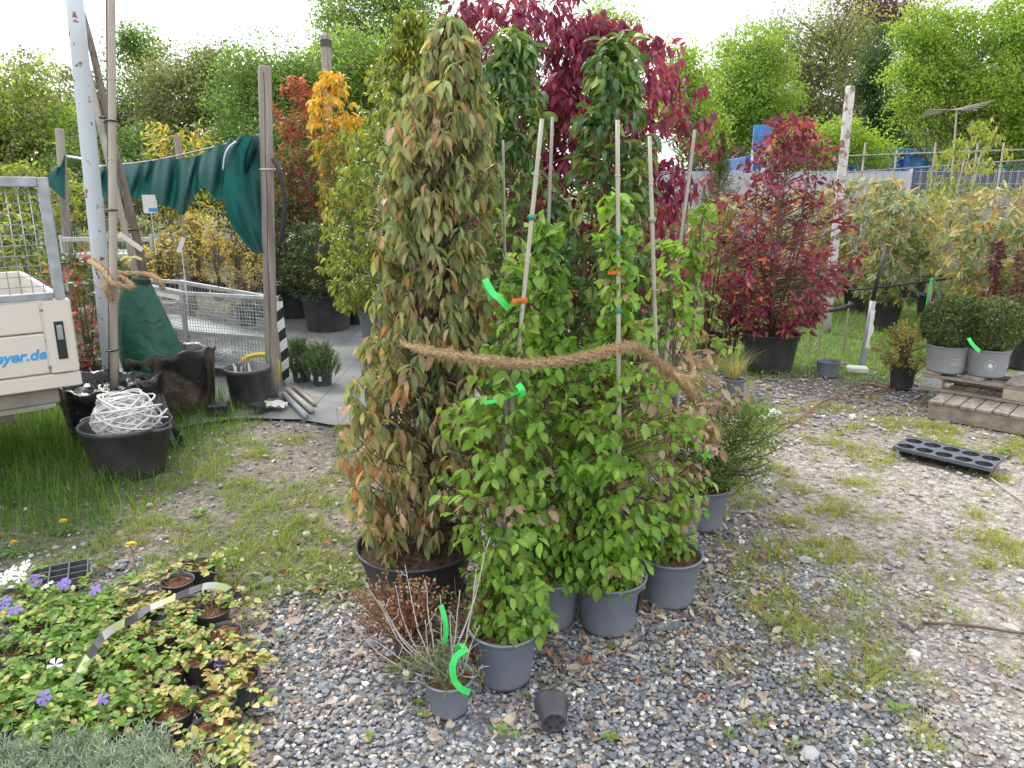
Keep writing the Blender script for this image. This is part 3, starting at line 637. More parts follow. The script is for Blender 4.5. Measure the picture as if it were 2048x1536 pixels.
tree('lime_tree', 'rounded lime green tree beside the thin young tree', 1480, 23, [(1500, 130, 80, 70), (1470, 200, 95, 70), (1450, 245, 80, 50), (1530, 220, 80, 60)], LIME+GREEN, [1, 1, 1.2, .7, .4, .4, .4, .2], 5600, .13, 13, .15, group=GR)
tree('budding_tree', 'olive budding tree with fine dark branches beyond the sign', 1600, 26, [(1590, 90, 80, 70), (1660, 130, 90, 80), (1560, 180, 90, 80), (1640, 230, 110, 70), (1690, 60, 70, 60)], OLIVE+LIME, [1, 1.2, .8, 1.3, .2, .2, .3, .2], 5200, .12, 14, .22, group=GR, dens=.4, limbs=70)
tree('ivy_clad_tree', 'dark ivy covered trunk standing before the copper tree', 1762, 22, [(1750, 150, 32, 90), (1765, 260, 45, 80), (1740, 330, 50, 50), (1790, 320, 60, 60)], DARK, [1, 1, .8], 6000, .11, 15, .2, group=GR, dens=.2)
tree('copper_beech_tree', 'purple brown copper tree behind the ivy clad trunk', 1745, 29, [(1740, 20, 70, 60), (1700, 70, 50, 40), (1730, 220, 60, 50), (1790, 60, 60, 70), (1650, 160, 40, 25), (1780, 250, 60, 60)], COPPER, [1, 1, 1], 4200, .14, 16, .2, group=GR, dens=.4)
tree('maple_tree', 'large bright lime green maple overhanging the blue container', 2010, 14, [(1880, 60, 70, 75), (1960, 130, 100, 90), (1870, 190, 80, 80), (2060, 60, 80, 90), (1990, 240, 110, 60), (2120, 180, 110, 120), (1900, 290, 70, 40), (2060, 290, 90, 40), (1830, 150, 50, 70)], LIME, [1.2, 1, 1.2, .8], 26000, .075, 17, .13, group=GR, dens=.17, limbs=55, clump=40)
tree('elder_tree', 'small leafy yellow green tree behind the peeling pole', 1625, 15, [(1640, 300, 60, 45), (1690, 280, 45, 40), (1600, 330, 50, 40), (1570, 290, 35, 35), (1740, 300, 50, 35)], LIME, [1.3, 1, 1, .5], 3600, .08, 18, .06, group=GR, dens=.17)
tree('hedge_tree', 'mid green tree filling the gap behind the blue sign', 1540, 30, [(1500, 290, 110, 70), (1620, 290, 120, 70), (1420, 310, 60, 50), (1760, 290, 120, 70), (1900, 250, 150, 90), (2060, 250, 150, 100)], GREEN+LIME, [1, 1, 1, .6, .4, .4, .4, .2], 8000, .2, 19, .2, group=GR, dens=.5)

# thuja behind the fence
def thuja():
    r = np.random.RandomState(61); Y = 12.4; root = empty('thuja_shrub', (At(1437, 380, Y)[0], Y, 0), 'feathery olive conifer standing before the pale fence', 'conifer')
    H = At(1437, 262, Y)[2]; rad = lambda z: .42*np.clip((H-z)/H*1.6, .05, 1)**.8; ax = lambda z: np.stack([z*0, z*0, z], 1)
    MB().tube([(0, 0, 0), (0, 0, H*.5), (0, 0, H*.95)], [.05, .03, .008], 6).build('trunk', M['bark'], root, True)
    t, o = column_tips(r, 900, .2, H, rad, ax, .3); p, R, s, _ = shoots(r, t, o*.6+np.array([0, 0, .8]), 9, .018, .6, .05, .6, 1.3, .5)
    put_leaves(r, root, [rhomb(.06, .014)], [(.10, .12, .03), (.14, .15, .04), (.07, .1, .03)], pick(r, [1, 1, 1], len(p)), p, R, s, 0, M['leaf'], 1., mass='crown')
thuja()

# ------------------------------------------------------------------ privacy fence, containers, building, sign
def fence():
    Y = 13.0; top = 1.9; root = empty('privacy_fence', (1.7, Y, 0), 'double wire fence woven with pale and slate grey privacy strips', 'fence')
    xs = [1.7, 4.2, 6.68, 9.15, 11.6]
    for i, x in enumerate(xs):
        MB().box((x-1.7, .05, (top+.06)/2-.02), (.06, .04, top+.1), None, .006).build('post', M['zinc'], root)
    for i in range(4):
        light = i < 2; x0, x1 = xs[i]+.035-1.7, xs[i+1]-.035-1.7; rows = 9 if light else 2
        for k in range(rows):
            z = top-.095-k*.2; r = np.random.RandomState(i*20+k); m = 26; gx = np.linspace(x0, x1, m)
            P = np.stack([gx, .012*np.sin(np.arange(m)*math.pi/2)+.004*r.normal(size=m), np.zeros(m)], 1)
            g = np.stack([P+[0, 0, z-.094], P+[0, .001, z], P+[0, 0, z+.094]], 1)
            mb = MB().grid(g); mb.build('strip', M['strip_light' if light else 'strip_dark'], root, True)
        mb = MB()
        for x in np.arange(x0+.1, x1, .125):
            for dx in (-.012, .012): mb.bar((x+dx, -.018, .02), (x+dx, -.018, top+.04), .005)
        for k in range(10): mb.bar((x0, -.024, top-k*.2), (x1, -.024, top-k*.2), .006)
        o = mb.build('wire_mat', M['zinc'], root); o['kind'] = 'stuff'
        if not light: MB().box(((x0+x1)/2, .03, .7), (x1-x0, .08, 1.55), None, .01).build('concrete_board', M['concrete'], root)
fence()
def container(px0, px1, ytop, Y, label, depth=2.4):
    a = At(px0, ytop, Y); b = At(px1, ytop, Y); H = a[2]; w = b[0]-a[0]; root = empty('skip_container', ((a[0]+b[0])/2, Y+depth/2, 0), label, 'container')
    MB().box((0, 0, H/2), (w-.06, depth-.06, H-.02), None, .02).build('body', M['blue_paint'], root)
    for x in np.arange(-w/2+.25, w/2-.1, .55): MB().box((x, -depth/2, H/2), (.12, .09, H-.25), None, .012).build('rib', M['blue_paint'], root)
    MB().box((0, -depth/2-.01, H-.06), (w, .12, .12), None, .015).build('top_rail', M['blue_paint'], root)
    MB().box((0, -depth/2-.01, .08), (w, .12, .16), None, .015).build('bottom_rail', M['blue_paint'], root)
    return root
c1 = container(1690, 1990, 297, 17, 'long blue ribbed container beyond the slate grey fence strips')
MB().box((.9, -1.27, At(1830, 318, 17)[2]), (.22, .01, .3)).build('sticker', M['green_tie'], c1)
MB().box((.9, -1.272, At(1830, 313, 17)[2]), (.2, .012, .1)).build('sticker', M['orange_tie'], c1)
container(1490, 1556, 312, 17.5, 'short blue container below the blue board beyond the pale fence', 2.2)
container(2010, 2130, 322, 21, 'blue container partly hidden under the bright maple', 2.2)
def blue_board():
    Y = 16.2; a = At(1504, 300, Y); b = At(1547, 250, Y); cx = (a[0]+b[0])/2; root = empty('blue_board', (cx, Y, 0), 'bright blue blank board on posts above the pale fence', 'board')
    MB().box((0, 0, (a[2]+b[2])/2), (b[0]-a[0], .04, b[2]-a[2]), None, .006).build('panel', M['blue_sign'], root)
    for s in (-.17, .17): MB().tube([(s, .04, -.02), (s, .04, b[2]-.05)], .025, 8).build('post', M['zinc'], root, True)
blue_board()
def shed():
    Y = 26; a = At(1300, 346, Y); b = At(1480, 346, Y); root = empty('flat_building', ((a[0]+b[0])/2, Y+3, 0), 'low white building with dark flat roof edge beyond the fence', 'building'); w = b[0]-a[0]; H = a[2]
    MB().box((0, 0, H/2-.1), (w, 6, H-.2), None, .02).build('wall', M['offwhite'], root)
    MB().box((0, 0, H-.02), (w+.3, 6.3, .32), None, .02).build('roof', M['roof_dark'], root)
shed()

# ------------------------------------------------------------------ posts
def post(px0, py0, px1, py1, Y, rad, name, label, mat='wood', cap=None, n=12, foot=None):
    t = At(px0, py0, Y); b = At(px1, py1, Y); b2 = t+(b-t)*((t[2]+.04)/(t[2]-b[2]))   # down to just below the ground
    m = 9; P = t+(b2-t)*np.linspace(0, 1, m)[:, None]; rr = np.full(m, rad); rr[0] = rad*.8; P[1] = t+(b2-t)*.008
    base = np.array([b2[0], Y, 0]); root = empty(name, base, label, 'post')
    MB().tube(P, rr, n).build('shaft', M[mat], root, True, True)
    return root, t, b2
POST, pt, pb = post(529, 131, 545, 800, 5.75, .048, 'wooden_post', 'grey split wooden post holding up the hanging end of the net')
mb = MB()                                       # drying crack
for k in range(1):
    q = np.linspace(.02, .9, 12)[:, None]; P = pt+(pb-pt)*q+np.array([.008, -.047, 0])+np.stack([.004*np.sin(np.arange(12)*1.7), np.zeros(12), np.zeros(12)], 1)
    mb.tube(P, .0022, 4)
mb.build('crack', M['rubber'], POST, False, True)
mb = MB(); c = pt+(pb-pt)*.285; an = np.linspace(0, 2*math.pi, 20); mb.tube(np.stack([c[0]+.051*np.cos(an), c[1]+.051*np.sin(an), np.full(20, c[2])], 1), .005, 5); mb.tube([c+[.05, -.01, 0], c+[.12, -.03, .005]], .005, 5)
mb.build('cable_tie', M['white'], POST, True, True)
post(651, 68, 664, 440, 10.2, .062, 'wooden_post', 'tall grey wooden post with dark wire wrapped round its top')
q = At(651, 72, 10.2); mb = MB()
for k in range(4): an = np.linspace(0, 2*math.pi, 20); mb.tube(np.stack([q[0]+.066*np.cos(an), q[1]+.066*np.sin(an), np.full(20, q[2]-.05-.022*k)], 1), .01, 5)
post_t = [o for o in bpy.data.objects if o.name.startswith('wooden_post')][-1]; mb.build('wire_wrap', M['strip_dark'], post_t, True, True)
post(119, 257, 131, 440, 8.6, .045, 'wooden_post', 'grey wooden post holding the far end of the green net')
post(355, 270, 360, 330, 9.5, .04, 'wooden_post', 'short grey post top behind the draped green net')
post(192, 300, 205, 440, 9.2, .035, 'wooden_post', 'dark thin post between the rusty pole and the net')
post(1701, 172, 1664, 545, 8.6, .05, 'peeling_pole', 'tall whitish peeling pole leaning behind the red potted shrub', 'peel')

# rusty steel pole, young tree and stakes beside the truck
def pole_group():
    root = empty('steel_pole', (*G(228, 770)[:2], 0), 'pale painted steel pole with rust spots beside the truck', 'pole'); Y = 5.15
    t = At(143, -60, Y); b = At(220, 720, Y); b = t+(b-t)*((t[2]+.05)/(t[2]-b[2])); root.location = (b[0], b[1], 0)
    MB().tube(t+(b-t)*np.linspace(0, 1, 8)[:, None], .052, 14).build('shaft', M['rusty'], root, True, True)
pole_group()
def cane(name, label, p0, p1, r, mat, nodes=7, cat='cane', foot=True, group=None):
    p0 = np.asarray(p0, float); p1 = np.asarray(p1, float); base = p1 if p1[2] < p0[2] else p0
    root = empty(name, base, label, cat, group); P = p0+(p1-p0)*np.linspace(0, 1, 12)[:, None]; rr = np.full(12, r)*np.linspace(.9, 1.06, 12)
    MB().tube(P, rr, 9).build('shaft', M[mat], root, True, True)
    for q in np.linspace(.06, .94, nodes): c = p0+(p1-p0)*q; MB().tube([c-(p1-p0)*.0015, c, c+(p1-p0)*.0015], [r*.98, r*1.14, r*.98], 9, False).build('node', M[mat], root, True, True)
    return root
CY = 4.72
c_stake = cane('bamboo_stake', 'tall pale bamboo stake standing in the wrapped root ball', At(222, -70, CY), At(228, 800, CY), .024, 'bamboo', 6)
for py in (242, 420, 700):
    q = At(223+.007*py, py, CY); an = np.linspace(0, 6.28, 14); mb = MB().tube(np.stack([q[0]-.01+.036*np.cos(an), q[1]+.036*np.sin(an), np.full(14, q[2])], 1), .005, 4); mb.build('tie', M['black'], c_stake, True, True)
mb = MB().tube(smooth_path([At(214, -70, CY), At(216, 200, CY), At(219, 500, CY), At(219, 760, CY)], 12), .008, 6); mb.build('thin_cane', M['twig'], c_stake, True, True)
def young_tree():
    Y = 5.36; P = smooth_path([At(138, -60, Y+.5), At(186, 105, Y+.4), At(222, 270, Y+.2), At(262, 430, Y+.05), At(288, 560, Y), At(300, 740, Y), ], 16); b = P[-1].copy(); root = empty('young_tree', (b[0], b[1], .25), 'slender bare grey tree trunk rising out of the green watering bag', 'tree')
    MB().tube(P, np.linspace(.022, .032, 16), 9).build('trunk', M['bark'], root, True, True)
    P2 = smooth_path([At(118, -60, Y+.42), At(165, 100, Y+.33), At(205, 270, Y+.13), At(243, 430, Y-.04), At(272, 560, Y-.07), At(285, 740, Y-.07)], 14)
    MB().tube(P2, .022, 8).build('support_stake', M['bamboo_grey'], root, True, True)
    for i in (5, 9):
        c = (P[i]+P2[i])/2; an = np.linspace(0, 6.28, 14); MB().tube(np.stack([c[0]+.05*np.cos(an), c[1]+.05*np.sin(an), np.full(14, c[2])], 1), .006, 4).build('tie', M['black'], root, True, True)
    r = np.random.RandomState(4); q = At(265, 515, 4.85); mb = MB()
    for k in range(5):
        a = r.uniform(0, 6.28); e = q+np.array([math.cos(a)*.07, -.02, math.sin(a)*.06]); mb.tube([q, (q+e)/2+[0, -.02, .01], e], [.006, .012, .008], 4)
    mb.build('ribbon_bow', M['ribbon'], root, False, True)
    a, b = At(238, 467, 4.85), At(285, 500, 4.85); MB().box((a+b)/2, (np.linalg.norm(b-a), .002, .03), frame(b-a)[:, [2, 0, 1]]).build('tag', M['paper'], root, False, True)
young_tree()
# coir tie round the poles
def coir_tube(root, P, r, name='rope', strands=3, fuzz=260, seed=0, twist=38., flen=.03):
    rr = np.random.RandomState(seed); P = np.asarray(P, float); m = len(P); T = unit(np.gradient(P, axis=0)); L = np.concatenate([[0], np.cumsum(np.linalg.norm(np.diff(P, axis=0), axis=1))])
    X = unit(np.cross(T, [.02, .1, 1.])); Yv = np.cross(T, X); mb = MB()
    for k in range(strands):
        a = L*twist+k*2*math.pi/strands; mb.tube(P+(np.cos(a)[:, None]*X+np.sin(a)[:, None]*Yv)*r*.52, r*.62, 7)
    mb.build(name, M['coir'], root, True, True)
    mb = MB()
    for _ in range(fuzz):
        i = rr.randint(0, m); a = rr.uniform(0, 6.28); o = np.cos(a)*X[i]+np.sin(a)*Yv[i]; p = P[i]+o*r*.9
        e = p+unit(o*.6+T[i]*rr.choice([-1, 1])*.9+rr.normal(0, .3, 3))*rr.uniform(.4, 1)*flen; mb.tube([p, (p+e)/2+o*.003, e], [.0007, .0006, .0003], 3, False)
    o = mb.build('fibres', M['coir'], root, False, True); o['kind'] = 'stuff'
t = empty('coir_tie', At(215, 575, 4.8), 'coarse brown coir tie knotted round the poles and stake', 'rope')
coir_tube(t, smooth_path([At(180, 522, 4.95), At(205, 540, 4.75), At(228, 568, 4.66), At(265, 574, 4.75), At(240, 556, 4.85), At(212, 570, 4.66), At(224, 600, 4.68)], 60), .018, 'rope', 3, 420, 2)
coir_tube(t, smooth_path([At(185, 520, 5.0), At(230, 545, 5.02), At(290, 548, 5.05), At(318, 560, 4.95), At(325, 578, 4.95)], 40), .016, 'rope', 3, 250, 3)

# ------------------------------------------------------------------ truck corner
def truck():
    zb = .66; O = G(158, 741, zb); a = math.radians(39); u = np.array([-math.cos(a), -math.sin(a), 0]); n = np.array([math.sin(a), -math.cos(a), 0]); zt = At(133, 598, O[1])[2]
    H = zt-zb; R = np.stack([u, n, [0, 0, 1.]], 1); P0 = np.array([O[0], O[1], 0]); Lg = 2.6; back = 1.75
    root = empty('tipper_truck', P0+R@np.array([1.3, -.85, 0]), 'cream tipper truck with galvanised mesh cage on its load bed', 'truck')
    T = lambda s, o, z: P0+R@np.array([s, o, z])
    def bx(name, c, d, mat, bev=.004, parent=root):
        mb = MB().box(T(*c), d, R, bev)
        if parent is not root: mb.V = [v-np.array(root.location) for v in mb.V]; return link(name, mb.mesh(name), M[mat], parent)
        return mb.build(name, M[mat], root, False, True)
    hb = H*.43
    bx('sideboard', (Lg/2+.066, -.02, zb+H-hb/2), (Lg-.132, .03, hb-.008), 'truck', .006)
    bx('sideboard', (Lg/2+.066, -.02, zb+(H-hb)/2), (Lg-.132, .03, H-hb-.008), 'truck', .006)
    bx('groove_strip', (Lg/2+.066, -.028, zb+H-hb), (Lg-.132, .02, .03), 'truck_dark', .003)
    cp = bx('corner_post', (.06, -.022, zb+H/2), (.13, .04, H), 'truck', .006)
    bx('latch_recess', (.062, .0, zb+H*.45), (.044, .006, H*.52), 'black', .002)
    bx('latch_handle', (.062, .008, zb+H*.56), (.026, .012, H*.2), 'dull_zinc', .003)
    for (s, z) in ((.13, .88), (.13, .1)): MB().lathe([(.007, 0), (.007, .005), (.001, .008)], 10, T(s, -.002, zb+H*z), R=np.stack([u, np.array([0, 0, 1.]), n], 1)).build('bolt', M['truck_dark'], root, True, True)
    bx('endboard', (.0, -back/2-.05, zb+H/2), (.03, back, H-.01), 'truck', .006)
    bx('sideboard', (Lg/2, -back-.06, zb+H/2), (Lg, .03, H), 'truck', .006)
    bx('headboard', (Lg, -back/2-.05, zb+H/2), (.03, back, H-.01), 'truck', .006)
    bx('bed_floor', (Lg/2, -back/2-.04, zb+.012), (Lg-.05, back-.02, .02), 'truck_dark')
    bx('sill_beam', (Lg/2-.005, -.04, zb-.045), (Lg+.01, .06, .075), 'truck', .006)
    bx('lower_beam', (Lg/2+.05, -.1, zb-.13), (Lg-.1, .1, .085), 'truck_dark', .008)
    bx('chassis_rail', (Lg/2+.15, -.34, zb-.2), (Lg-.3, .12, .2), 'truck_dark', .01)
    bx('chassis_rail', (Lg/2+.15, -1.3, zb-.2), (Lg-.3, .12, .2), 'truck_dark', .01)
    bx('cross_beam', (.3, -.82, zb-.19), (.1, .84, .14), 'truck_dark', .01)
    bx('lamp_bracket', (.3, -.22, zb-.21), (.22, .05, .05), 'truck', .006)
    bx('tail_lamp', (.16, -.2, zb-.2), (.1, .05, .055), 'white', .012)
    bx('axle', (1.3, -.82, .32), (.09, 1.5, .09), 'truck_dark', .01)
    for o in (-.24, -1.42):
        w = MB().lathe([(.17, -.09), (.3, -.09), (.33, -.06), (.335, 0), (.33, .06), (.3, .09), (.17, .09)], 26, T(1.3, o, .33), True, True, R=np.stack([u, np.array([0, 0, 1.]), n], 1)).build('wheel', M['rubber'], root, True, True)
    # cage
    zc = At(90, 355, O[1])[2]; w = .05
    bx('cage_post', (.035, -.02, (zc+zt)/2+.003), (w, .045, zc-zt-.004), 'dull_zinc', .004)
    bx('cage_rail', (Lg/2, -.02, zc-w/2+.003), (Lg-.12, .04, w), 'dull_zinc', .004); bx('cage_rail', (Lg/2+.03, -.02, zt+.022), (Lg-.07, .04, .036), 'dull_zinc', .004)
    mb = MB()
    for s in np.arange(.1, Lg-.1, .05): mb.tube([T(s, -.02, zt+.03), T(s, -.02, zc-.03)], .0024, 5)
    for z in np.arange(zt+.075, zc-.05, .052): mb.tube([T(.05, -.016, z), T(Lg-.1, -.016, z)], .0024, 5)
    o = mb.build('wire_mesh', M['zinc'], root, True, True); o['kind'] = 'stuff'
    tc = bpy.data.curves.new('lettering', 'FONT'); tc.body = 'eyer.de'; tc.size = .076; tc.shear = .28; tc.extrude = .0008; tc.offset = .0022; tc.align_x = 'RIGHT'
    tmp = bpy.data.objects.new('lettering_curve', tc); COL.objects.link(tmp); bpy.context.view_layer.update(); me = bpy.data.meshes.new_from_object(tmp); bpy.data.objects.remove(tmp); me.materials.clear(); me.materials.append(M['bluetext']); to = bpy.data.objects.new('lettering', me); COL.objects.link(to); to.parent = root
    m4 = np.eye(4); m4[:3, 0] = -u; m4[:3, 1] = (0, 0, 1); m4[:3, 2] = n; m4[:3, 3] = T(.14, -.0035, zb+.085)-np.array(root.location); to.matrix_basis = Matrix(m4.tolist())
truck()

# ------------------------------------------------------------------ wrapped root balls, watering bag, buckets
def root_ball(px, py, Y, R, Hh, label, mat, seed, crumple=True):
    c = At(px, py, Y); root = empty('wrapped_root_ball', (c[0], Y, 0), label, 'root ball'); r = np.random.RandomState(seed); n = 44
    ph = r.uniform(0, 6.28, 6)
    def wob(an, k): return .04*np.sin(3*an+ph[0]+k*.25)+.03*np.sin(7*an+ph[1]-k*.5)+.022*np.sin(13*an+ph[2]+k*.9)
    prof = [(R*.8, .0), (R*.86, .03), (R*.93, Hh*.3), (R*.98, Hh*.6), (R*1.0, Hh*.85), (R*1.03, Hh*.97), (R*.99, Hh), (R*.93, Hh*.96), (R*.86, Hh*.88), (R*.8, Hh*.8)]
    mb = MB().lathe(prof, n, wob=wob); V = mb.V[0]; an = np.arctan2(V[:, 1], V[:, 0]); up = V[:, 2] > Hh*.8; V[up, 2] += .025*np.sin(2*an[up]+ph[3])+.012*np.sin(9*an[up]+ph[4]); mb.build('plastic_wrap', M[mat], root, True)
    xs = np.linspace(-1, 1, 26); X, Yg = np.meshgrid(xs, xs, indexing='ij'); q = np.hypot(X, Yg); s = np.where(q > 1, 1/np.maximum(q, 1e-6), 1)*.8*R
    Z = Hh*.8+.06*(fbm(X*3+seed, Yg*3, seed, 1.6)-.5)*2*(1-q*.3)+.03*np.abs(vnoise(X, Yg, seed+3, 7)-.5)
    MB().grid(np.stack([X*s, Yg*s, Z], -1)).build('folded_top', M['bag'], root, True)
    return root
root_ball(225, 768, 4.78, .305, .4, 'glossy black plastic wrapped root ball holding the bamboo stake', 'bag', 1)
root_ball(345, 755, 5.42, .31, .47, 'muddy black plastic wrapped root ball under the green watering bag', 'bag_dirty', 2)
mb = MB(); xs = np.linspace(0, 1, 10); P = np.zeros((10, 12, 3)); a, b, c = At(318, 790, 4.72), G(372, 898), G(322, 905)
for i in range(10):
    for j in range(12):
        t = j/11; e = b+(c-b)*xs[i]; P[i, j] = a+(e-a)*t+np.array([.02*math.sin(i*1.3+t*3), -.04*math.sin(t*math.pi), .012])
        P[i, j, 0] += (xs[i]-.5)*-.04*(1-t)
mb.grid(P).single('plastic_flap', M['bag_dirty'], G(345, 900), 'loose dusty black plastic flap hanging to the ground beside the cable bucket', 'plastic sheet', smooth=True)
def watering_bag():
    Y = 5.3; c = At(312, 735, Y); z0 = c[2]-.03; root = empty('watering_bag', (c[0], Y, z0), 'tall green plastic tree watering bag wrapped round a trunk', 'watering bag')
    zt = At(292, 556, Y)[2]-z0; rows = 16; n = 36; V = []; an = np.arange(n)*2*math.pi/n
    for k in range(rows):
        t = k/(rows-1); w = np.interp(t, [0, .15, .4, .75, .95, 1], [.225, .23, .2, .15, .095, .1]); d = np.interp(t, [0, .4, 1], [.17, .14, .05]); cx = np.interp(t, [0, .5, 1], [0, -.045, -.07])
        x = cx+w*np.cos(an)*(1+.03*np.sin(5*an+k*.3)); y = d*np.sin(an)*(1+.06*np.sin(4*an+k*.5)); V.append(np.stack([x, y, np.full(n, zt*t+.01*math.sin(k))], 1))
    V = np.concatenate(V); F = [(i*n+j, i*n+(j+1) % n, (i+1)*n+(j+1) % n, (i+1)*n+j) for i in range(rows-1) for j in range(n)]+[tuple(range(n))[::-1]]
    MB().add(V, F).build('bag', M['waterbag'], root, True)
    MB().box((.0, -.052, zt-.02), (.12, .012, .035), None, .003).build('strap', M['black'], root)
    MB().box((-.16, -.03, zt*.93), (.08, .012, .02), None, .003).build('strap', M['black'], root)
watering_bag()
def cable_bucket():
    c = G(232, 965); rt, rb, h = .245, .185, .3; root = empty('cable_bucket', (c[0], c[1]+rb, 0), 'large black tub heaped with coiled white cable in the grass', 'bucket')
    MB().lathe([(rb*.95, .004), (rb, 0), (rb*1.02, .02), (rt*.985, h-.03), (rt, h-.028), (rt*1.03, h-.015), (rt*1.03, h), (rt*.99, h+.003), (rt*.965, h-.01), (rb*.95, .02)], 40, cap0=True, cap1=True).build('tub', M['black_pot'], root, True)
    for a in (2.85, -.3+.0):
        mb = MB(); q = np.linspace(-.28, .28, 8); mb.tube(np.stack([(rt*1.03+.045*np.cos(q/.28*1.5))*np.cos(a+q), (rt*1.03+.045*np.cos(q/.28*1.5))*np.sin(a+q), np.full(8, h-.012)], 1), .011, 7); mb.build('handle', M['black_pot'], root, True)
    r = np.random.RandomState(8); th = np.linspace(0, 2*math.pi*26, 26*26); k = th/(2*math.pi)
    def sm(s, amp, f): return amp*(vnoise(k*f, k*0+s, s, 1.)-.5)*2
    a = np.stack([sm(1, .55, .9)+np.pi/2-.5+k*0, k*2.4], 1)                     # loop tilt, heading
    hd = a[:, 1]; tl = .55+sm(2, .5, .8); rad = .155+sm(3, .035, 1.1)
    e1 = np.stack([np.cos(hd), np.sin(hd), 0*hd], 1); e2 = np.stack([-np.sin(hd)*np.cos(tl), np.cos(hd)*np.cos(tl), np.sin(tl)], 1)
    P = (np.cos(th)*rad)[:, None]*e1+(np.sin(th)*rad)[:, None]*e2+np.array([0, 0, h-.03])+np.stack([sm(4, .03, .7), sm(5, .03, .7), .035+.05*k/26], 1)
    q = np.hypot(P[:, 0], P[:, 1]); f = np.minimum(1, (rt*.93-.02*(P[:, 2] < h))/q); P[:, :2] *= f[:, None]; P[:, 2] = np.maximum(P[:, 2], .12)
    MB().tube(P, .0058, 6).build('cable', M['white'], root, True)
    for s in (0, 1): 
        Q = smooth_path([(-.12+.15*s, -.1, h+.02), (-.05+.1*s, -.12, h+.13-.04*s), (.08, -.1, h+.1), (.16+.05*s, -.06, h+.05), (.25, .0, h+.03+.05*s)], 24); MB().tube(Q, .0058, 6).build('cable', M['white'], root, True)
cable_bucket()
def stick_bucket():
    c = G(490, 823); rt, rb, h = .165, .125, .31; root = empty('stick_bucket', (c[0], c[1]+rb, 0), 'black bucket of white plant labels beside the weathered post', 'bucket')
    MB().lathe([(rb*.95, .004), (rb, 0), (rb*1.02, .02), (rt*.98, h-.03), (rt*1.04, h-.025), (rt*1.04, h), (rt*.97, h+.003), (rb*.95, .02)], 32, cap0=True, cap1=True).build('tub', M['black_pot'], root, True)
    r = np.random.RandomState(3)
    for k in range(7):
        a = r.uniform(0, 6.28); b = np.array([.07*math.cos(a), .07*math.sin(a), .1]); e = b+np.array([r.normal(0, .04), r.normal(0, .04), r.uniform(.2, .27)]); MB().bar(b, e, .012, .002).build('label_stick', M['white'], root)
    mb = MB()
    for k in range(14):
        a = r.uniform(2.2, 4.6); e = np.array([math.cos(a)*r.uniform(.18, .3), math.sin(a)*.1, h+r.uniform(.02, .14)]); mb.tube(smooth_path([(.02, 0, .15), (e[0]*.35, 0, h+.12), e], 8), .0016, 3)
    o = mb.build('wires', M['dull_zinc'], root, True); o['kind'] = 'stuff'
stick_bucket()
def small_pot(name, px, py, rt, rb, h, label, mat='black_pot', cat='pot', group=None):
    c = G(px, py); root = empty(name, (c[0], c[1]+rb, 0), label, cat, group); pot_mesh(rt, rb, h, .006, .003, 24).build('shell', M[mat], root, True); return root
small_pot('small_pot', 516, 833, .05, .038, .085, 'small empty black pot in front of the label bucket')
c = G(432, 838); MB().box((c[0], c[1]+.07, .05), (.15, .12, .1), rotz(.2), .012).single('black_box', M['black'], (c[0], c[1]+.07, 0), 'low black plastic box beside the muddy root ball', 'box')
def yellow_cart():
    c = G(528, 800); Y = 5.98; root = empty('hose_cart', (At(520, 770, Y)[0], Y, 0), 'yellow plastic hose cart frame behind the label bucket', 'hose cart')
    P = smooth_path([At(x, y, Y) for x, y in ((480, 770), (478, 735), (492, 716), (520, 709), (548, 714), (557, 735), (552, 770), (545, 795))], 40); P[-1, 2] = max(P[-1, 2], .02)
    MB().tube(P, .018, 8).build('handle', M['yellow'], root, True, True)
    MB().tube([At(484, 752, Y), At(552, 752, Y)], .014, 8).build('cross_bar', M['yellow'], root, True, True)
    for p in (P[0], P[-1]): MB().tube([p, (p[0], p[1], .0)], .017, 8).build('leg', M['yellow'], root, True, True)
yellow_cart()
for i, (a, b, r, mt, lb) in enumerate((((568, 788), (612, 832), .021, 'pipe_grey', 'grey pipe lying beside two wooden poles on the fabric'), ((575, 778), (624, 822), .021, 'bamboo', 'thicker tan wooden pole lying on the ground fabric'), ((590, 775), (630, 808), .016, 'bamboo', 'thin tan wooden pole lying on the ground fabric'))):
    p, q = G(*a, r+.014), G(*b, r+.014); MB().tube([p, (p+q)/2, q], r, 10).single('lying_pole', M[mt], ((p+q)/2)*[1, 1, 0], lb, 'pole', smooth=True)
def lavender(px, py, seed, label):
    r = np.random.RandomState(seed); c = G(px, py); rb = .07; root = empty('lavender_pot', (c[0], c[1]+rb, 0), label, 'potted plant', 'lavender pots')
    add_pot(root, .085, rb, .15, M['black_pot'], M['soil'], .85, .006, seed)
    MB().box((.0, -.083, .08), (.022, .004, .04)).build('label', M['paper'], root)
    ax = lambda z: np.stack([z*0, z*0, z], 1); t, o = column_tips(r, 260, .14, .37, lambda z: .17*np.sqrt(np.clip(1-((z-.2)/.18)**2, .05, 1)), ax, .2)
    p, R, s, _ = shoots(r, t, o*.5+np.array([0, 0, 1.]), 12, .007, .5, 0, .7, 1.3)
    put_leaves(r, root, [rhomb(.035, .005)], [(.09, .14, .06), (.13, .19, .08), (.1, .15, .08)], pick(r, [1, 1, 1], len(p)), p, R, s, 0, M['leaf'], 1.)
lavender(600, 768, 1, 'round green lavender in a black pot against the striped tape'); lavender(642, 776, 2, 'round green lavender in a black pot showing its white label')
c = G(545, 822); r9 = np.random.RandomState(9); mb = MB(); P = np.zeros((8, 6, 3))
for i in range(8):
    for j in range(6): P[i, j] = (c[0]+(i-3.5)*.03, c[1]+(j-2.5)*.03, .02+r9.uniform(0, .05))
mb.grid(P).single('crumpled_bag', M['paper'], (c[0], c[1], 0), 'crumpled whitish plastic scrap on the ground by the post', 'litter')

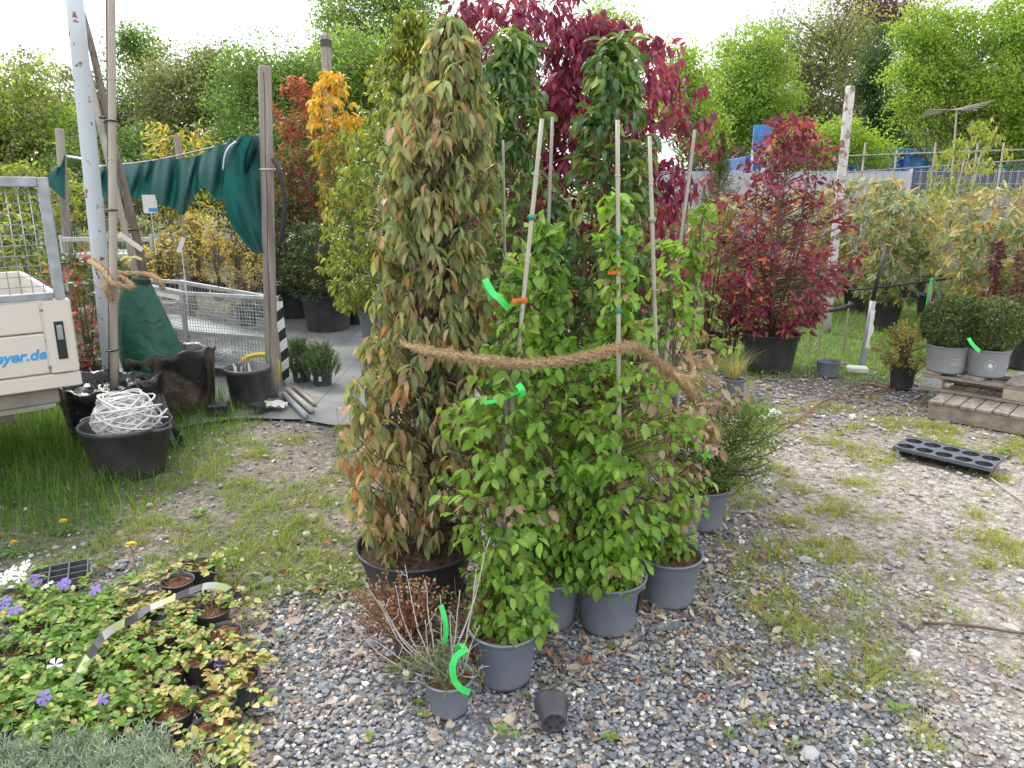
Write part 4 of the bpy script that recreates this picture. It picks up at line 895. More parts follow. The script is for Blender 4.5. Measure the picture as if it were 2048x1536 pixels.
# ------------------------------------------------------------------ mesh trolley and plants standing in it
def mesh_panel(root, a, b, z0, z1, sp=.028, fr=.03, sub='wire_mesh'):
    a = np.array([a[0], a[1], 0.]); b = np.array([b[0], b[1], 0.]); f = MB()
    f.bar(a+[0, 0, z0], b+[0, 0, z0], fr, fr); f.build('rail', M['zinc'], root, False, True); f = MB(); f.bar(a+[0, 0, z1], b+[0, 0, z1], fr, fr); f.build('rail', M['zinc'], root, False, True)
    L = np.linalg.norm(b-a); mb = MB()
    for s in np.arange(sp, L, sp): p = a+(b-a)*s/L; mb.bar(p+[0, 0, z0], p+[0, 0, z1], .0035)
    for z in np.arange(z0+sp, z1, sp): mb.bar(a+[0, 0, z], b+[0, 0, z], .0035)
    o = mb.build(sub, M['zinc'], root, False, True); o['kind'] = 'stuff'
A = G(566, 772)[:2]; B = np.array([At(376, 700, 6.45)[0], 6.45]); ZT = .74; C = G(208, 556, ZT)[:2]; D = A+(C-B)
def trolley():
    root = empty('mesh_trolley', (*((A+C)/2), 0), 'galvanised wire mesh plant trolley with low sides behind the watering bag', 'trolley')
    mesh_panel(root, B, A, .12, ZT); mesh_panel(root, C, B, .12, ZT); mesh_panel(root, C, D, .12, ZT, .06); mesh_panel(root, D, A, .12, ZT, .06)
    for p in (A, B, C, D): MB().bar((*p, 0), (*p, ZT+.02), .035, .035, .003).build('corner_post', M['zinc'], root, False, True)
    for z in (.14, .4):
        q = [(A[0], A[1]), (B[0], B[1]), (C[0], C[1]), (D[0], D[1])]; V = [(*p, z) for p in q]+[(*p, z+.012) for p in q]
        MB().add(V, [(0, 1, 2, 3)[::-1], (4, 5, 6, 7), (0, 1, 5, 4)[::-1], (1, 2, 6, 5)[::-1], (2, 3, 7, 6)[::-1], (3, 0, 4, 7)[::-1]]).build('shelf', M['dull_zinc'], root, False, True)
    p = B+(C-B)*.02; q = B+(C-B)*.35; MB().bar((*p, ZT-.02), (*q, ZT-.02), .012, .09).build('white_lath', M['white'], root, False, True)
trolley()
P = [np.array([A[0]+.03, A[1]-.03, ZT-.02]), np.array([A[0]+.035, A[1]-.04, .55]), np.array([A[0]+.05, A[1]-.05, .3]), np.array([A[0]+.045, A[1]-.05, .06])]; P = smooth_path(P, 20)
to = ribbon('barrier_tape', P-np.array([A[0], A[1], .0]), np.tile([.9, .4, .1], (20, 1)), .06, M['tape']); to.location = (A[0], A[1], 0); tag(to, 'black and white barrier tape hanging down the trolley corner', 'tape')

# ------------------------------------------------------------------ generic potted shrub
def shrub(name, label, loc, H0, H, rad, n, k, shape, pal, wts, pot=None, nobj=0, seed=0, phi=.9, droop=.4, spacing=.012, s=(.7, 1.2), mat='leaf', tmat='twig', stems=4, topx=(0, 0), shell=.35, up=.7, cat='shrub', group=None, flat=0., zpow=1., colf=None, stem_r=.012, tw=3, z0=0., roll=.4, rib=1.15, outn=.8, spread=.4):
    r = np.random.RandomState(seed+500); root = empty(name, (loc[0], loc[1], z0), label, cat, group)
    if pot: add_pot(root, pot[0], pot[1], pot[2], M[pot[3]], M[pot[4] if len(pot) > 4 else 'soil'], .88, pot[5] if len(pot) > 5 else .012, seed)
    ax = lambda z: np.stack([topx[0]*np.clip(z/H, 0, 1)**1.2, topx[1]*np.clip(z/H, 0, 1)**1.2, z], 1)
    pz = pot[2]*.85 if pot else -.02
    for i in range(stems):
        a = 6.28*i/stems+r.uniform(0, 1); q = r.uniform(.5, 1)*(0 if stems == 1 else 1); m = 6; zz = np.linspace(pz, H*(.97 if stems == 1 else r.uniform(.75, .96)), m); base = ax(zz)
        off = np.array([math.cos(a), math.sin(a), 0])*q*np.array([.12*(min(pot[0], .2) if pot else .2) + spread*rad(np.array([z]))[0] * (z-pz)/(H-pz) for z in zz])[:, None]
        MB().tube(base+off+r.normal(0, .006, (m, 3)), stem_r*np.linspace(1.1, .25, m), 6).build('stem', M[tmat], root, True)
    t, o = column_tips(r, n, H0, H, rad, ax, shell, zpow); d = o*r.uniform(.3, 1, (n, 1))+np.array([0, 0, 1.])*up+r.normal(0, .25, (n, 3))
    if tw: twigs(root, t, d, ax, .1+.12*(H-H0)*.5, M[tmat], .0025, tw)
    p, R, sc, sid = shoots(r, t, d, k, spacing, phi, droop, s[0], s[1], roll, flat, outn)
    cid = colf(r, p, sid) if colf else np.repeat(pick(r, wts, n), k)
    if colf is None:
        sw = r.uniform(0, 1, len(p)) < .5; cid[sw] = pick(r, wts, sw.sum())
    put_leaves(r, root, shape if isinstance(shape, list) else [shape], pal, cid, p, R, sc, nobj, M[mat], rib)
    return root
def ell(zc, hz, R, p=.5): return lambda z: R*np.clip(1-((z-zc)/hz)**2, .02, 1)**p

# left: autumn shrubs in the trolley, each in its pot
AUT = [(.5, .32, .05), (.44, .31, .08), (.28, .27, .08), (.18, .2, .07), (.52, .4, .13), (.36, .18, .07)]
for i, (px, py, hh) in enumerate(((300, 600, .62), (345, 585, .8), (400, 575, .95), (440, 590, .9), (480, 580, .75), (520, 590, .6), (320, 560, .7), (425, 550, .95))):
    q = G(px, py, .45); q = q[:2]*.5+(A+B+C+D)/4*.5 if i > 5 else q[:2]
    shrub('autumn_shrub', 'small yellow orange leaved shrub standing in the mesh trolley', q, .2, hh, ell(hh*.62, hh*.5, .21), 60, 6, leaf_shape(.042, .022, 3, .4, .2), AUT, [2, 1.5, 2.2, 2.5, 1.5, .7], (.1, .08, .17, 'black_pot'), 12, 20+i, .9, .25, .014, stems=3, group='autumn shrubs in the mesh trolley', z0=.412)
q = At(300, 415, 6.6)
shrub('dry_grass_plant', 'grey brown twiggy low plant between the trolley and the post', (At(500, 560, 6.9)[0], 6.75), .15, .55, ell(.35, .3, .28), 130, 5, rhomb(.03, .012), [(.2, .17, .08), (.25, .2, .1), (.14, .13, .06)], [1, 1, 1], (.1, .08, .17, 'black_pot'), 0, 61, z0=.412)
# shelf trolley further back with low stock
def rack():
    Y = 8.3; a, b = At(125, 500, Y), At(305, 500, Y); root = empty('shelf_trolley', ((a[0]+b[0])/2, Y+.3, 0), 'galvanised shelf trolley behind the rusty pole', 'trolley'); w = b[0]-a[0]
    for sx in (-1, 1):
        for sy in (-1, 1): MB().bar((sx*w/2, sy*.3, 0), (sx*w/2, sy*.3, 1.12), .03, .03, .003).build('post', M['zinc'], root)
    for z in (.3, .62, .9, 1.08):
        for sy in (-1, 1): MB().bar((-w/2, sy*.3, z), (w/2, sy*.3, z), .025, .05, .003).build('rail', M['zinc'], root)
        if z < 1: MB().box((0, 0, z+.01), (w-.04, .56, .012)).build('shelf', M['dull_zinc'], root)
    mb = MB()
    for x in np.arange(-w/2+.06, w/2, .06): mb.bar((x, -.3, .9), (x, -.3, 1.08), .005)
    o = mb.build('wire_mesh', M['zinc'], root); o['kind'] = 'stuff'
    return (a[0]+b[0])/2, Y+.3, w
rx, ry, rw = rack()
for i, (dx, z) in enumerate(((-.35, .315), (.1, .315), (.4, .635), (-.15, .635), (.3, .915))):
    shrub('stock_plant', 'small dull green plant on the shelf trolley', (rx+dx, ry), .1, .4, ell(.27, .18, .14), 60, 5, rhomb(.04, .022), GREEN+OLIVE, [1]*8, (.07, .055, .11, 'black_pot'), 0, 70+i, group='plants on the shelf trolley', z0=z)
for i, (a, b, lb) in enumerate((((1, 0), (0, 1), 'white care label board clipped above the autumn shrubs'), ((1, 0), (0, 1), 'tilted white plant label among the yellow shrubs'))):
    q = [At(300, 408, 6.9), At(362, 490, 6.2)][i]; d = [(.12, .004, .16), (.035, .003, .13)][i]; root = empty('plant_label', (q[0], q[1], q[2]-.3), lb, 'label')
    MB().box((0, 0, .3), d, rotz(.2) @ np.array([[math.cos(.4*i), 0, math.sin(.4*i)], [0, 1, 0], [-math.sin(.4*i), 0, math.cos(.4*i)]])).build('card', M['paper'], root); MB().bar((0, .004, -.15), (0, .004, .3), .008, .004).build('stick', M['white'], root)
    if i == 0: MB().box((.01, -.004, .25), (.1, .003, .03)).build('printed_band', M['blue_sign'], root)

# ------------------------------------------------------------------ shade net
def net():
    root = empty('shade_net', (At(350, 360, 6.6)[0], 6.6, 0), 'torn dark green shade net draped between wooden posts', 'net'); r = np.random.RandomState(2)
    cols = [(190, 336, 374), (215, 334, 392), (240, 332, 404), (262, 331, 396), (285, 327, 384), (305, 322, 392), (330, 319, 414), (352, 321, 408), (372, 318, 412), (400, 312, 372), (425, 300, 380), (440, 290, 384), (455, 284, 378), (472, 283, 362), (495, 276, 330), (523, 271, 302)]
    cx = np.array(cols, float); xs = np.linspace(190, 523, 80); tp = np.interp(xs, cx[:, 0], cx[:, 1]); bt = np.interp(xs, cx[:, 0], cx[:, 2])+10+9*np.sin(xs*.09); tp = tp-3; m = 12; P = np.zeros((80, m, 3))
    for i, x in enumerate(xs):
        Yb = np.interp(x, [190, 523], [7.7, 5.83])
        for j in range(m):
            t = j/(m-1); y = tp[i]+(bt[i]-tp[i])*t; f = .13*math.sin(x*.11+1.3*math.sin(x*.035)+t*2.2)*(.25+t)+.05*math.sin(x*.27+t*4)-.12*math.sin(t*math.pi)
            P[i, j] = At(x+3*math.sin(t*4+x*.07), y, Yb+f)
    MB().grid(P).build('swag', M['net'], root, True, True)
    rows = [(272, 478, 523), (300, 455, 523), (330, 452, 524), (370, 447, 526), (400, 448, 528), (430, 454, 529), (460, 468, 530), (485, 488, 531), (506, 508, 532)]; rw = np.array(rows, float); ys = np.linspace(272, 506, 26); P = np.zeros((26, 14, 3))
    for i, y in enumerate(ys):
        l = np.interp(y, rw[:, 0], rw[:, 1]); q = np.interp(y, rw[:, 0], rw[:, 2])
        for j in range(14): s = j/13; P[i, j] = At(l+(q-l)*s, y, 5.8-.06*math.sin(s*7+i*.16)-.03*math.sin(s*15-i*.3)-.07*(1-s))
    MB().grid(P).build('flap', M['net'], root, True, True)
    P = np.zeros((10, 12, 3))
    for i in range(10):
        t = i/9; y0 = 300; l = 128-38*min(1, t*1.6); 
        for j in range(12): s = j/11; P[i, j] = At(130-(130-l)*s*1.0, 300+100*t+(20 if t < .3 else 0)*s-60*s*max(0, t-.45), 8.45+.04*math.sin(s*6+t*3))
    MB().grid(P).build('end_flap', M['net'], root, True, True)
    MB().tube(smooth_path([At(130, 312, 8.5), At(165, 318, 8.2), At(192, 330, 7.75), At(210, 338, 7.6)], 16), .014, 6).build('carrier_pipe', M['white'], root, True, True)
    MB().tube(smooth_path([At(195, 333, 7.75), At(300, 322, 7.1), At(420, 296, 6.4), At(522, 268, 5.86)], 20), .008, 5).build('wire', M['dull_zinc'], root, True, True)
    MB().tube(smooth_path([At(446, 340, 5.7), At(450, 310, 5.66), At(460, 292, 5.66), At(474, 283, 5.7)], 12), .006, 5).build('edge_cord', M['white'], root, True, True)
net()
mb = MB().tube(smooth_path([At(546, 318, 5.7), At(560, 345, 5.68), At(569, 400, 5.68), At(566, 450, 5.68), At(558, 495, 5.7)], 24), .017, 8); o = mb.single('black_hose', M['hose'], At(558, 495, 5.7), 'short black hose hanging from the grey post', 'hose', smooth=True)

# ------------------------------------------------------------------ big potted shrubs behind, to the net side
LM = leaf_shape(.055, .026, 3, .5, .25)
LS = leaf_shape(.085, .03, 3, .9, .25)
def foot(px, py, rb): c = G(px, py); return np.array([c[0], c[1]+rb])
DG = [(.045, .075, .025), (.06, .1, .03), (.09, .13, .05), (.035, .055, .02), (.14, .17, .07)]
shrub('potted_evergreen', 'dark green bushy evergreen in the widest black tub on the fabric', foot(648, 667, .24), .38, 1.25, ell(.8, .55, .5), 420, 6, LM, DG, [2, 2, 2, 1, 1], (.3, .24, .43, 'black_pot'), 40, 1, .9, .3, .016, mat='leaf_gloss', stems=6, group='potted evergreens on the fabric')
shrub('potted_evergreen', 'dark green evergreen in a black tub beside the mesh trolley', foot(583, 640, .22), .38, 1.5, ell(.85, .7, .5), 420, 6, LM, DG, [2, 2, 2, 1, 1], (.28, .22, .38, 'black_pot'), 20, 2, .9, .3, .016, mat='leaf_gloss', stems=6, group='potted evergreens on the fabric')
shrub('potted_evergreen', 'evergreen in a black tub half hidden behind the ribbed grey tub', foot(715, 652, .2), .38, 1.3, ell(.8, .6, .42), 260, 6, LM, DG, [2, 2, 2, 1, 1], (.26, .2, .38, 'black_pot'), 0, 3, .9, .3, .016, mat='leaf_gloss', stems=5)
shrub('mottled_shrub', 'brownish green shrub mass behind the hanging black hose', (At(590, 420, 10)[0], 10.0), .2, 2.1, ell(1.1, 1.2, .85), 800, 6, LM, DG+[(.25, .1, .05), (.2, .15, .06)], [1, 1, 1.5, .6, 1, 1.2, 1.2], None, 0, 4, .9, .2, .018, stems=6)
shrub('mottled_shrub', 'brownish shrub with dull leaves between the posts behind the net flap', (At(505, 430, 9.6)[0], 9.6), .1, 1.9, ell(.95, 1.05, .7), 500, 6, LM, DG+[(.25, .12, .05), (.3, .2, .06)], [1, 1, 1, .6, 1, 1, 1.5], None, 0, 5, .9, .2, .018, stems=6)
YG = [(.25, .29, .045), (.32, .35, .05), (.19, .25, .045), (.38, .37, .07), (.12, .18, .04)]
def yg_rad(z): return np.interp(z, [.4, .8, 1.6, 2.2, 2.8, 3.25], [.34, .58, .6, .44, .25, .1])
shrub('potted_yellow_laurel', 'tall yellow green drooping leaved column in a ribbed grey tub', foot(762, 712, .19), .5, 3.2, yg_rad, 1250, 7, LS, YG, [2, 2, 1.5, 1, 1], (.25, .19, .46, 'grey_pot', 'soil', .02), 160, 6, 1.1, .9, .011, (.7, 1.1), stems=3, topx=(.38, 0), mat='leaf_gloss', zpow=1.3)
YE = [(.55, .33, .03), (.48, .26, .03), (.4, .3, .05), (.2, .22, .05)]
shrub('yellow_leaved_tree', 'slim potted tree with bright yellow top leaves beside the capped post', (At(676, 430, 9.4)[0], 9.4), 1.4, 2.95, lambda z: np.interp(z, [1.4, 2.1, 2.5, 2.95], [.2, .28, .36, .14]), 190, 6, leaf_shape(.11, .045, 3, .8, .2), YE, [2, 2, 1, 1.], (.22, .18, .36, 'black_pot'), 60, 7, 1.1, .9, .012, stems=2, colf=lambda r, p, s: np.where(p[:, 2] > 2.3, pick(r, [3, 2, .5, .1], len(p)), pick(r, [.7, .5, 1.2, 3], len(p))))
RO = [(.32, .07, .05), (.38, .12, .05), (.26, .05, .06), (.16, .14, .05)]
shrub('red_tipped_tree', 'slim potted tree with orange red leaves behind the yellow one', (At(612, 430, 10.2)[0], 10.2), 1.0, 3.0, lambda z: np.interp(z, [1.2, 2, 2.7, 3.0], [.3, .34, .3, .1]), 300, 6, leaf_shape(.09, .035, 3, .6, .2), RO, [2, 2, 1.5, 1.2], (.22, .18, .36, 'black_pot'), 30, 8, 1., .6, .013, stems=2)
shrub('yellow_sprig_shrub', 'airy shrub with golden pinnate shoots above the draped net', (At(365, 380, 10.4)[0], 10.4), .8, 2.45, ell(1.9, .9, .65, .6), 150, 8, leaf_shape(.1, .035, 3, .7, .2), [(.5, .33, .04), (.35, .3, .05), (.16, .2, .05)], [1.4, 1.2, 1.4], None, 0, 9, 1.0, .5, .03, stems=6)
shrub('hedge_shrub', 'yellow green shrub behind the truck cage mesh', (At(30, 420, 9)[0], 9.2), .1, 1.9, ell(1.0, 1.0, .9), 600, 6, LS, YG+[(.45, .3, .04)], [2, 1, 2, .5, 2, .5], None, 0, 10, 1., .5, .016, stems=6)
shrub('hedge_shrub', 'dense green shrub behind the truck load bed', (At(-30, 480, 7.2)[0], 7.0), .1, 1.45, ell(.7, .8, .7), 500, 6, LS, DG+YG, [1]*10, None, 0, 11, 1., .5, .016, stems=6)
shrub('hedge_shrub', 'white dotted green shrub between the poles and net', (At(255, 380, 10.5)[0], 10.5), .1, 2.0, ell(1.0, 1.1, 1.0), 600, 6, LM, DG+[(.4, .42, .35)], [1, 2, 2, 1, 1, .8], None, 0, 12, 1., .3, .018, stems=6)
shrub('hedge_shrub', 'light green shrub under the far end of the net', (At(140, 430, 10.2)[0], 10.2), .1, 1.7, ell(.8, .95, .9), 500, 6, LM, GREEN, [1, 2, 1, 1], None, 0, 13, 1., .3, .018, stems=6)
shrub('red_tip_photinia', 'small shrub with red young leaves between truck and steel pole', (At(168, 640, 6.1)[0], 6.1), .15, 1.08, ell(.65, .5, .3), 110, 6, LS, [(.07, .11, .03), (.3, .05, .05), (.38, .1, .09), (.05, .08, .03)], [2, 1, 1, 1.5], (.12, .1, .2, 'black_pot'), 40, 14, .9, .3, .012, mat='leaf_gloss', stems=4)

# ------------------------------------------------------------------ the tied clump: wilted laurel, green laurels, crimson shrubs, hornbeams
def laurel_rad(z): return np.interp(z, [.25, .5, .9, 1.3, 1.7, 1.86, 1.97, 2.1, 2.25], [.22, .33, .28, .22, .23, .215, .18, .12, .05])
WP = [(.19, .21, .085), (.25, .26, .105), (.31, .3, .13), (.155, .185, .085), (.36, .21, .11), (.43, .3, .18), (.36, .15, .07)]
def wilt_col(r, p, sid):
    n = sid.max()+1; dead = r.uniform(0, 1, n) < .2; c = pick(r, [2.2, 2, 1.3, 1.6, .12, .15, .05], len(p)); z = p[:, 2]
    pr = np.interp(z, [.2, .5, 1.1, 1.6, 2.2], [.36, .3, .17, .08, .1]); k = (r.uniform(0, 1, len(p)) < pr*np.where(dead[sid], 2.4, .6)); c[k] = pick(r, [0, 0, 0, 0, 2, 2, 1.2], k.sum()); return c
W5 = [leaf_shape(.115, .038, 7, .9, .4, .45, 0, .35), leaf_shape(.12, .042, 7, .6, .25, .47, 0, -.4), leaf_shape(.11, .033, 7, 1.3, .6, .45, 0, .6), leaf_shape(.112, .034, 7, .8, .75, .48, 0, -.2), leaf_shape(.1, .028, 7, .4, 1.0, .45, 0, .8)]
wl = foot(800, 1246, .17); 
WILT = shrub('wilted_laurel', 'tall wilted laurel column with drooping olive and brown leaves in a black pot', (-.385, 2.76), .3, 2.25, laurel_rad, 900, 8, W5, WP, None, (.235, .18, .23, 'black_pot', 'soil', .02), 300, 30, 1.05, 1.35, .008, (.4, .76), 'leaf', 'bark', 3, (.16, .38), .4, 1.1, colf=wilt_col, stem_r=.017, tw=1, rib=1.25, cat='potted plant', spread=.35)
GP2 = [(.065, .13, .04), (.09, .165, .045), (.12, .2, .05), (.22, .3, .07), (.28, .35, .1)]
def green_col(r, p, sid):
    z = p[:, 2]/p[:, 2].max(); n = sid.max()+1; tip = (r.uniform(0, 1, n) < .3)[sid]; return np.where(tip, pick(r, [.3, .7, 1, 1.5, 1], len(p)), pick(r, [2, 2, 1.5, .3, .1], len(p)))
G5 = [leaf_shape(.115, .03, 7, 1.9, .5), leaf_shape(.11, .028, 7, 1.4, .6), leaf_shape(.105, .03, 7, 2.3, .4)]
for i, (x, y, H, R0, lb, tx) in enumerate(((.02, 3.62, 2.3, .25, 'dark green laurel column standing close behind the wilted laurel', (-.02, .1)), (.44, 3.6, 2.3, .29, 'dark green laurel column standing behind the hornbeam canes', (.03, .1)))):
    shrub('green_laurel', lb, (x, y), .3, H, lambda z, R0=R0, H=H: R0*np.interp(z/H, [0, .25, .6, .75, .85, .94, 1], [.9, 1.05, .95, .72, .62, .5, .22]), 240, 8, G5, GP2, None, (.2, .16, .26, 'black_pot', 'soil', .015), 220, 31+i, .95, .55, .01, (.7, 1.1), 'leaf_gloss', 'twig', 2, tx, .45, .9, colf=green_col, tw=2, cat='potted plant', rib=1.2, stem_r=.014)
RP = [(.22, .03, .075), (.16, .022, .06), (.28, .05, .09), (.12, .025, .06), (.33, .09, .12)]
R5 = [leaf_shape(.085, .03, 4, .5, .2), leaf_shape(.075, .028, 4, .8, .3), leaf_shape(.07, .024, 4, .3, .35)]
shrub('crimson_shrub', 'tallest crimson leaved shrub rising behind the wilted laurel', (At(1035, 500, 4.75)[0], 4.75), .5, 2.72, lambda z: np.interp(z, [.4, 1., 1.8, 2.45, 2.66, 2.78], [.34, .48, .52, .5, .4, .14]), 820, 7, R5, RP, [2, 2, 1.5, 1.2, .7], (.24, .19, .36, 'black_pot', 'soil'), 300, 40, 1.1, 1.2, .016, (.7, 1.15), stems=5, tmat='redtwig', shell=.25, cat='potted plant', tw=2)
shrub('crimson_shrub', 'crimson leaved shrub behind the canes beside the slim young tree', (At(1222, 500, 4.6)[0], 4.6), .4, 2.55, lambda z: np.interp(z, [.4, 1., 1.6, 2.1, 2.4, 2.55], [.42, .55, .58, .55, .42, .14]), 950, 7, R5, RP, [2, 2, 1.5, 1.2, .7], (.24, .19, .36, 'black_pot', 'soil'), 300, 41, 1.1, 1.2, .016, (.7, 1.15), stems=5, topx=(-.06, 0), tmat='redtwig', shell=.3, cat='potted plant', tw=2)
shrub('crimson_shrub', 'open crimson shrub with many bare stems in a wide black pot on the grass', foot(1552, 748, .2), .42, 2.2, lambda z: np.interp(z, [.4, .8, 1.4, 1.9, 2.25], [.46, .64, .64, .46, .18]), 540, 6, R5+[leaf_shape(.095, .036, 4, .4, .2)], RP+[(.4, .13, .06)], [2.4, 1.5, 1.5, 1.2, .8, 1.], (.25, .2, .34, 'black_pot', 'mulch', .02), 300, 42, .95, .5, .018, (.6, 1.15), stems=9, tmat='twig', shell=.3, cat='potted plant', tw=1, spread=.75, stem_r=.011, zpow=1.25)

H5 = [leaf_shape(.048, .029, 9, .6, .3, .47, .016), leaf_shape(.051, .028, 9, .3, .45, .45, .016), leaf_shape(.044, .028, 9, .9, .2, .47, .016), leaf_shape(.036, .021, 9, .5, .5, .47, .02)]
HP = [(.15, .27, .035), (.185, .32, .04), (.12, .225, .03), (.22, .35, .055), (.25, .37, .08)]
DEAD = [(.3, .2, .13), (.38, .28, .2), (.24, .15, .1)]
def hornbeam(label, px, py, pot, H, stakes, n, seed, radf, dead=0., nobj=300, pmat='grey_pot', lean=(0, 0), zpow=1., loc=None, tags=()):
    r = np.random.RandomState(seed+900); loc = foot(px, py, pot[1]) if loc is None else loc; root = empty('potted_hornbeam', (loc[0], loc[1], 0), label, 'potted plant', 'potted hornbeams tied together')
    add_pot(root, *pot, M[pmat], M['mulch'], .86, .012, seed)
    ax = lambda z: np.stack([lean[0]*(z/H)+.018*np.sin(z*5+seed), lean[1]*(z/H)+.015*np.cos(z*4+seed), z], 1)
    z = np.linspace(pot[2]*.8, H*.97, 12); MB().tube(ax(z), np.linspace(.016, .004, 12), 8).build('trunk', M['bark'], root, True)
    t, o = column_tips(r, n, pot[2]*1.02, H, radf, ax, .25, zpow); d = o+r.normal(0, .25, (n, 3))+np.array([0, 0, .12])
    tw = MB()
    for i in range(0, n, 2):
        b = ax(np.array([max(t[i, 2]-.1*r.uniform(.4, 1.6), pot[2])]))[0]; tw.tube([b, (b+t[i])/2+[0, 0, .015], t[i]], [.0035, .0025, .001], 4, False)
    q = tw.build('twigs', M['twig'], root, True); q['kind'] = 'stuff'
    p, R, s, sid = shoots(r, t, d, 6, .021, .95, .6, .65, 1.2, .4, .75)
    dd = (r.uniform(0, 1, n) < dead*np.interp(t[:, 2], [.2, .5, .6, 1.0, 1.1, 1.5], [.3, .6, 1.6, 1.6, .5, 0]))[sid]
    cid = np.where(dd, 5+pick(r, [1, 1, 1], len(p)), pick(r, [2, 2, 1.6, 1.3, .6], len(p)))
    put_leaves(r, root, H5, HP+DEAD, cid, p, R, s, nobj, M['leaf'], 1.15)
    L = np.array([loc[0], loc[1], 0])
    for (x0, y0, Y0, x1, y1, Y1, ra, mt, ties) in stakes:
        a = At(x0, y0, Y0); b = At(x1, y1, Y1); b = a+(b-a)*((a[2]-.1)/(a[2]-b[2])); P = a+(b-a)*np.linspace(0, 1, 14)[:, None]
        st = MB().tube(P, ra*.86*np.linspace(.85, 1.1, 14), 9).build('cane', M[mt], root, True, True)
        for q in np.linspace(.1, .9, 6): c = a+(b-a)*q-L; e = (b-a)*.002; MB().tube([c-e, c, c+e], [ra*.86, ra*1.04, ra*.86], 9, False).build('node', M[mt], st, True)
        for (ty, tm) in ties:
            f = (ty-y0)/(y1-y0); c = a+(At(x1, y1, Y1)-a)*f
            MB().tube([c-[0, 0, .008], c+[0, 0, .008]], ra*1.35, 9).build('tie', M[tm], root, True, True)
            if tm == 'orange_tie': MB().box(c+[-.012, -ra*1.3, .002], (.05, .002, .013), rotz(.1)).build('tie_end', M[tm], root, False, True)
    return root
PZ = (.135, .1, .2)
hA = hornbeam('hornbeam in the pot beside the silvery twiggy plant, two orange taped canes', 1008, 1385, (.115, .09, .19), 1.38, [(1084, 238, 2.52, 1020, 860, 2.44, .0095, 'bamboo', ((425, 'green_tie'), (590, 'orange_tie')))], 360, 1, lambda z: np.interp(z, [.2, .32, .5, .8, 1.0, 1.1, 1.5], [.13, .17, .22, .23, .18, .11, .02]), .03, lean=(.03, .3), zpow=3.)
hB = hornbeam('hornbeam in the grey pot between the laurel and the caned hornbeam', 1098, 1268, PZ[:1]+(.1, .21), 1.5, [(1105, 234, 2.76, 1082, 860, 2.68, .008, 'bamboo_grey', ((465, 'green_tie'), (480, 'green_tie'), (615, 'orange_tie')))], 560, 2, lambda z: np.interp(z, [.2, .32, .5, .9, 1.0, 1.1, 1.5], [.13, .2, .31, .3, .2, .09, .03]), .05, lean=(-.02, .1), zpow=3.)
hC = hornbeam('hornbeam with the tallest straight pale cane in a chipped grey pot', 1222, 1278, (.135, .105, .21), 1.6, [(1235, 240, 2.54, 1239, 1130, 2.52, .0098, 'bamboo', ((452, 'green_tie'), (517, 'orange_tie'), (590, 'green_tie'), (826, 'green_tie')))], 540, 3, lambda z: np.interp(z, [.2, .32, .5, .9, 1.0, 1.1, 1.5], [.14, .2, .29, .29, .18, .1, .04]), .1, lean=(.0, .05), zpow=2.8)
c = np.array(hC.location); MB().box(c+np.array([.108, -.065, .13]), (.004, .03, .085), rotz(-.55) @ np.array([[1, 0, .12], [0, 1, 0], [0, 0, 1]])).build('chip_patch', M['black'], hC, False, True)
hD = hornbeam('sparse hornbeam keeping brown dead leaves in the grey pot next to the gravel', 1345, 1222, (.125, .1, .2), 1.42, [(1299, 272, 2.86, 1312, 690, 2.8, .0095, 'bamboo', ((435, 'bamboo_grey'),))], 190, 4, lambda z: np.interp(z, [.2, .5, .9, 1.1, 1.5], [.12, .2, .27, .13, .03]), .55, nobj=260, lean=(-.02, .15), zpow=2.2)
hE = hornbeam('sparse hornbeam with a leaning grey cane behind the brown leaved hornbeam', 1362, 1075, (.13, .1, .21), 1.55, [(1390, 260, 3.55, 1340, 650, 3.35, .0105, 'bamboo_grey', ((532, 'orange_tie'), (560, 'green_tie')))], 150, 5, lambda z: np.interp(z, [.2, .5, .9, 1.1, 1.55], [.1, .18, .22, .13, .03]), .35, nobj=180, lean=(.05, .05), zpow=1.9)
hF = hornbeam('hornbeam with a thin grey cane standing behind the wilted laurel', 0, 0, (.13, .1, .21), 1.35, [(1006, 280, 3.2, 1010, 520, 3.15, .007, 'bamboo_grey', ())], 110, 6, lambda z: np.interp(z, [.2, .5, .9, 1.35], [.16, .18, .15, .08]), .15, nobj=120, loc=(.02, 3.15))
# green plastic tags
def tagstrip(root, pts, Y, w=.022, name='tag', mat='green_tag'):
    P = smooth_path([At(x, y, Y+(q if True else 0)) for x, y, q in pts], 12)-np.array(root.location)
    T = unit(np.gradient(P, axis=0)); N = unit(np.cross(T, np.array([[.1, -1, .25]]))); ribbon(name, P, N, w, M[mat], root)
tagstrip(WILT, [(970, 558, 0), (985, 585, -.03), (1000, 598, -.05), (1020, 620, -.05)], 2.55, .022)
tagstrip(WILT, [(966, 570, 0), (975, 580, 0), (980, 600, 0)], 2.57, .012)
tagstrip(hA, [(968, 806, 0), (1000, 799, -.01), (1025, 788, .01), (1048, 778, 0)], 2.34, .013)
tagstrip(hA, [(1036, 768, 0), (1044, 780, -.01), (1046, 792, 0)], 2.26, .02)
tagstrip(hD, [(1404, 912, 0), (1414, 908, 0), (1422, 916, 0)], 2.72, .012)
# fine leaved cotoneaster behind
shrub('potted_cotoneaster', 'arching fine leaved shrub in a grey pot spreading over the gravel', foot(1408, 1078, .1)+[.02, .06], .22, .62, ell(.42, .28, .26), 420, 12, rhomb(.018, .011), [(.15, .22, .06), (.2, .28, .07), (.11, .17, .04)], [1, 1, 1], (.13, .1, .21, 'grey_pot', 'mulch'), 0, 55, .9, .05, .014, stems=8, up=.1, topx=(.2, 0), cat='potted plant', tw=5, stem_r=.003, spread=.9)

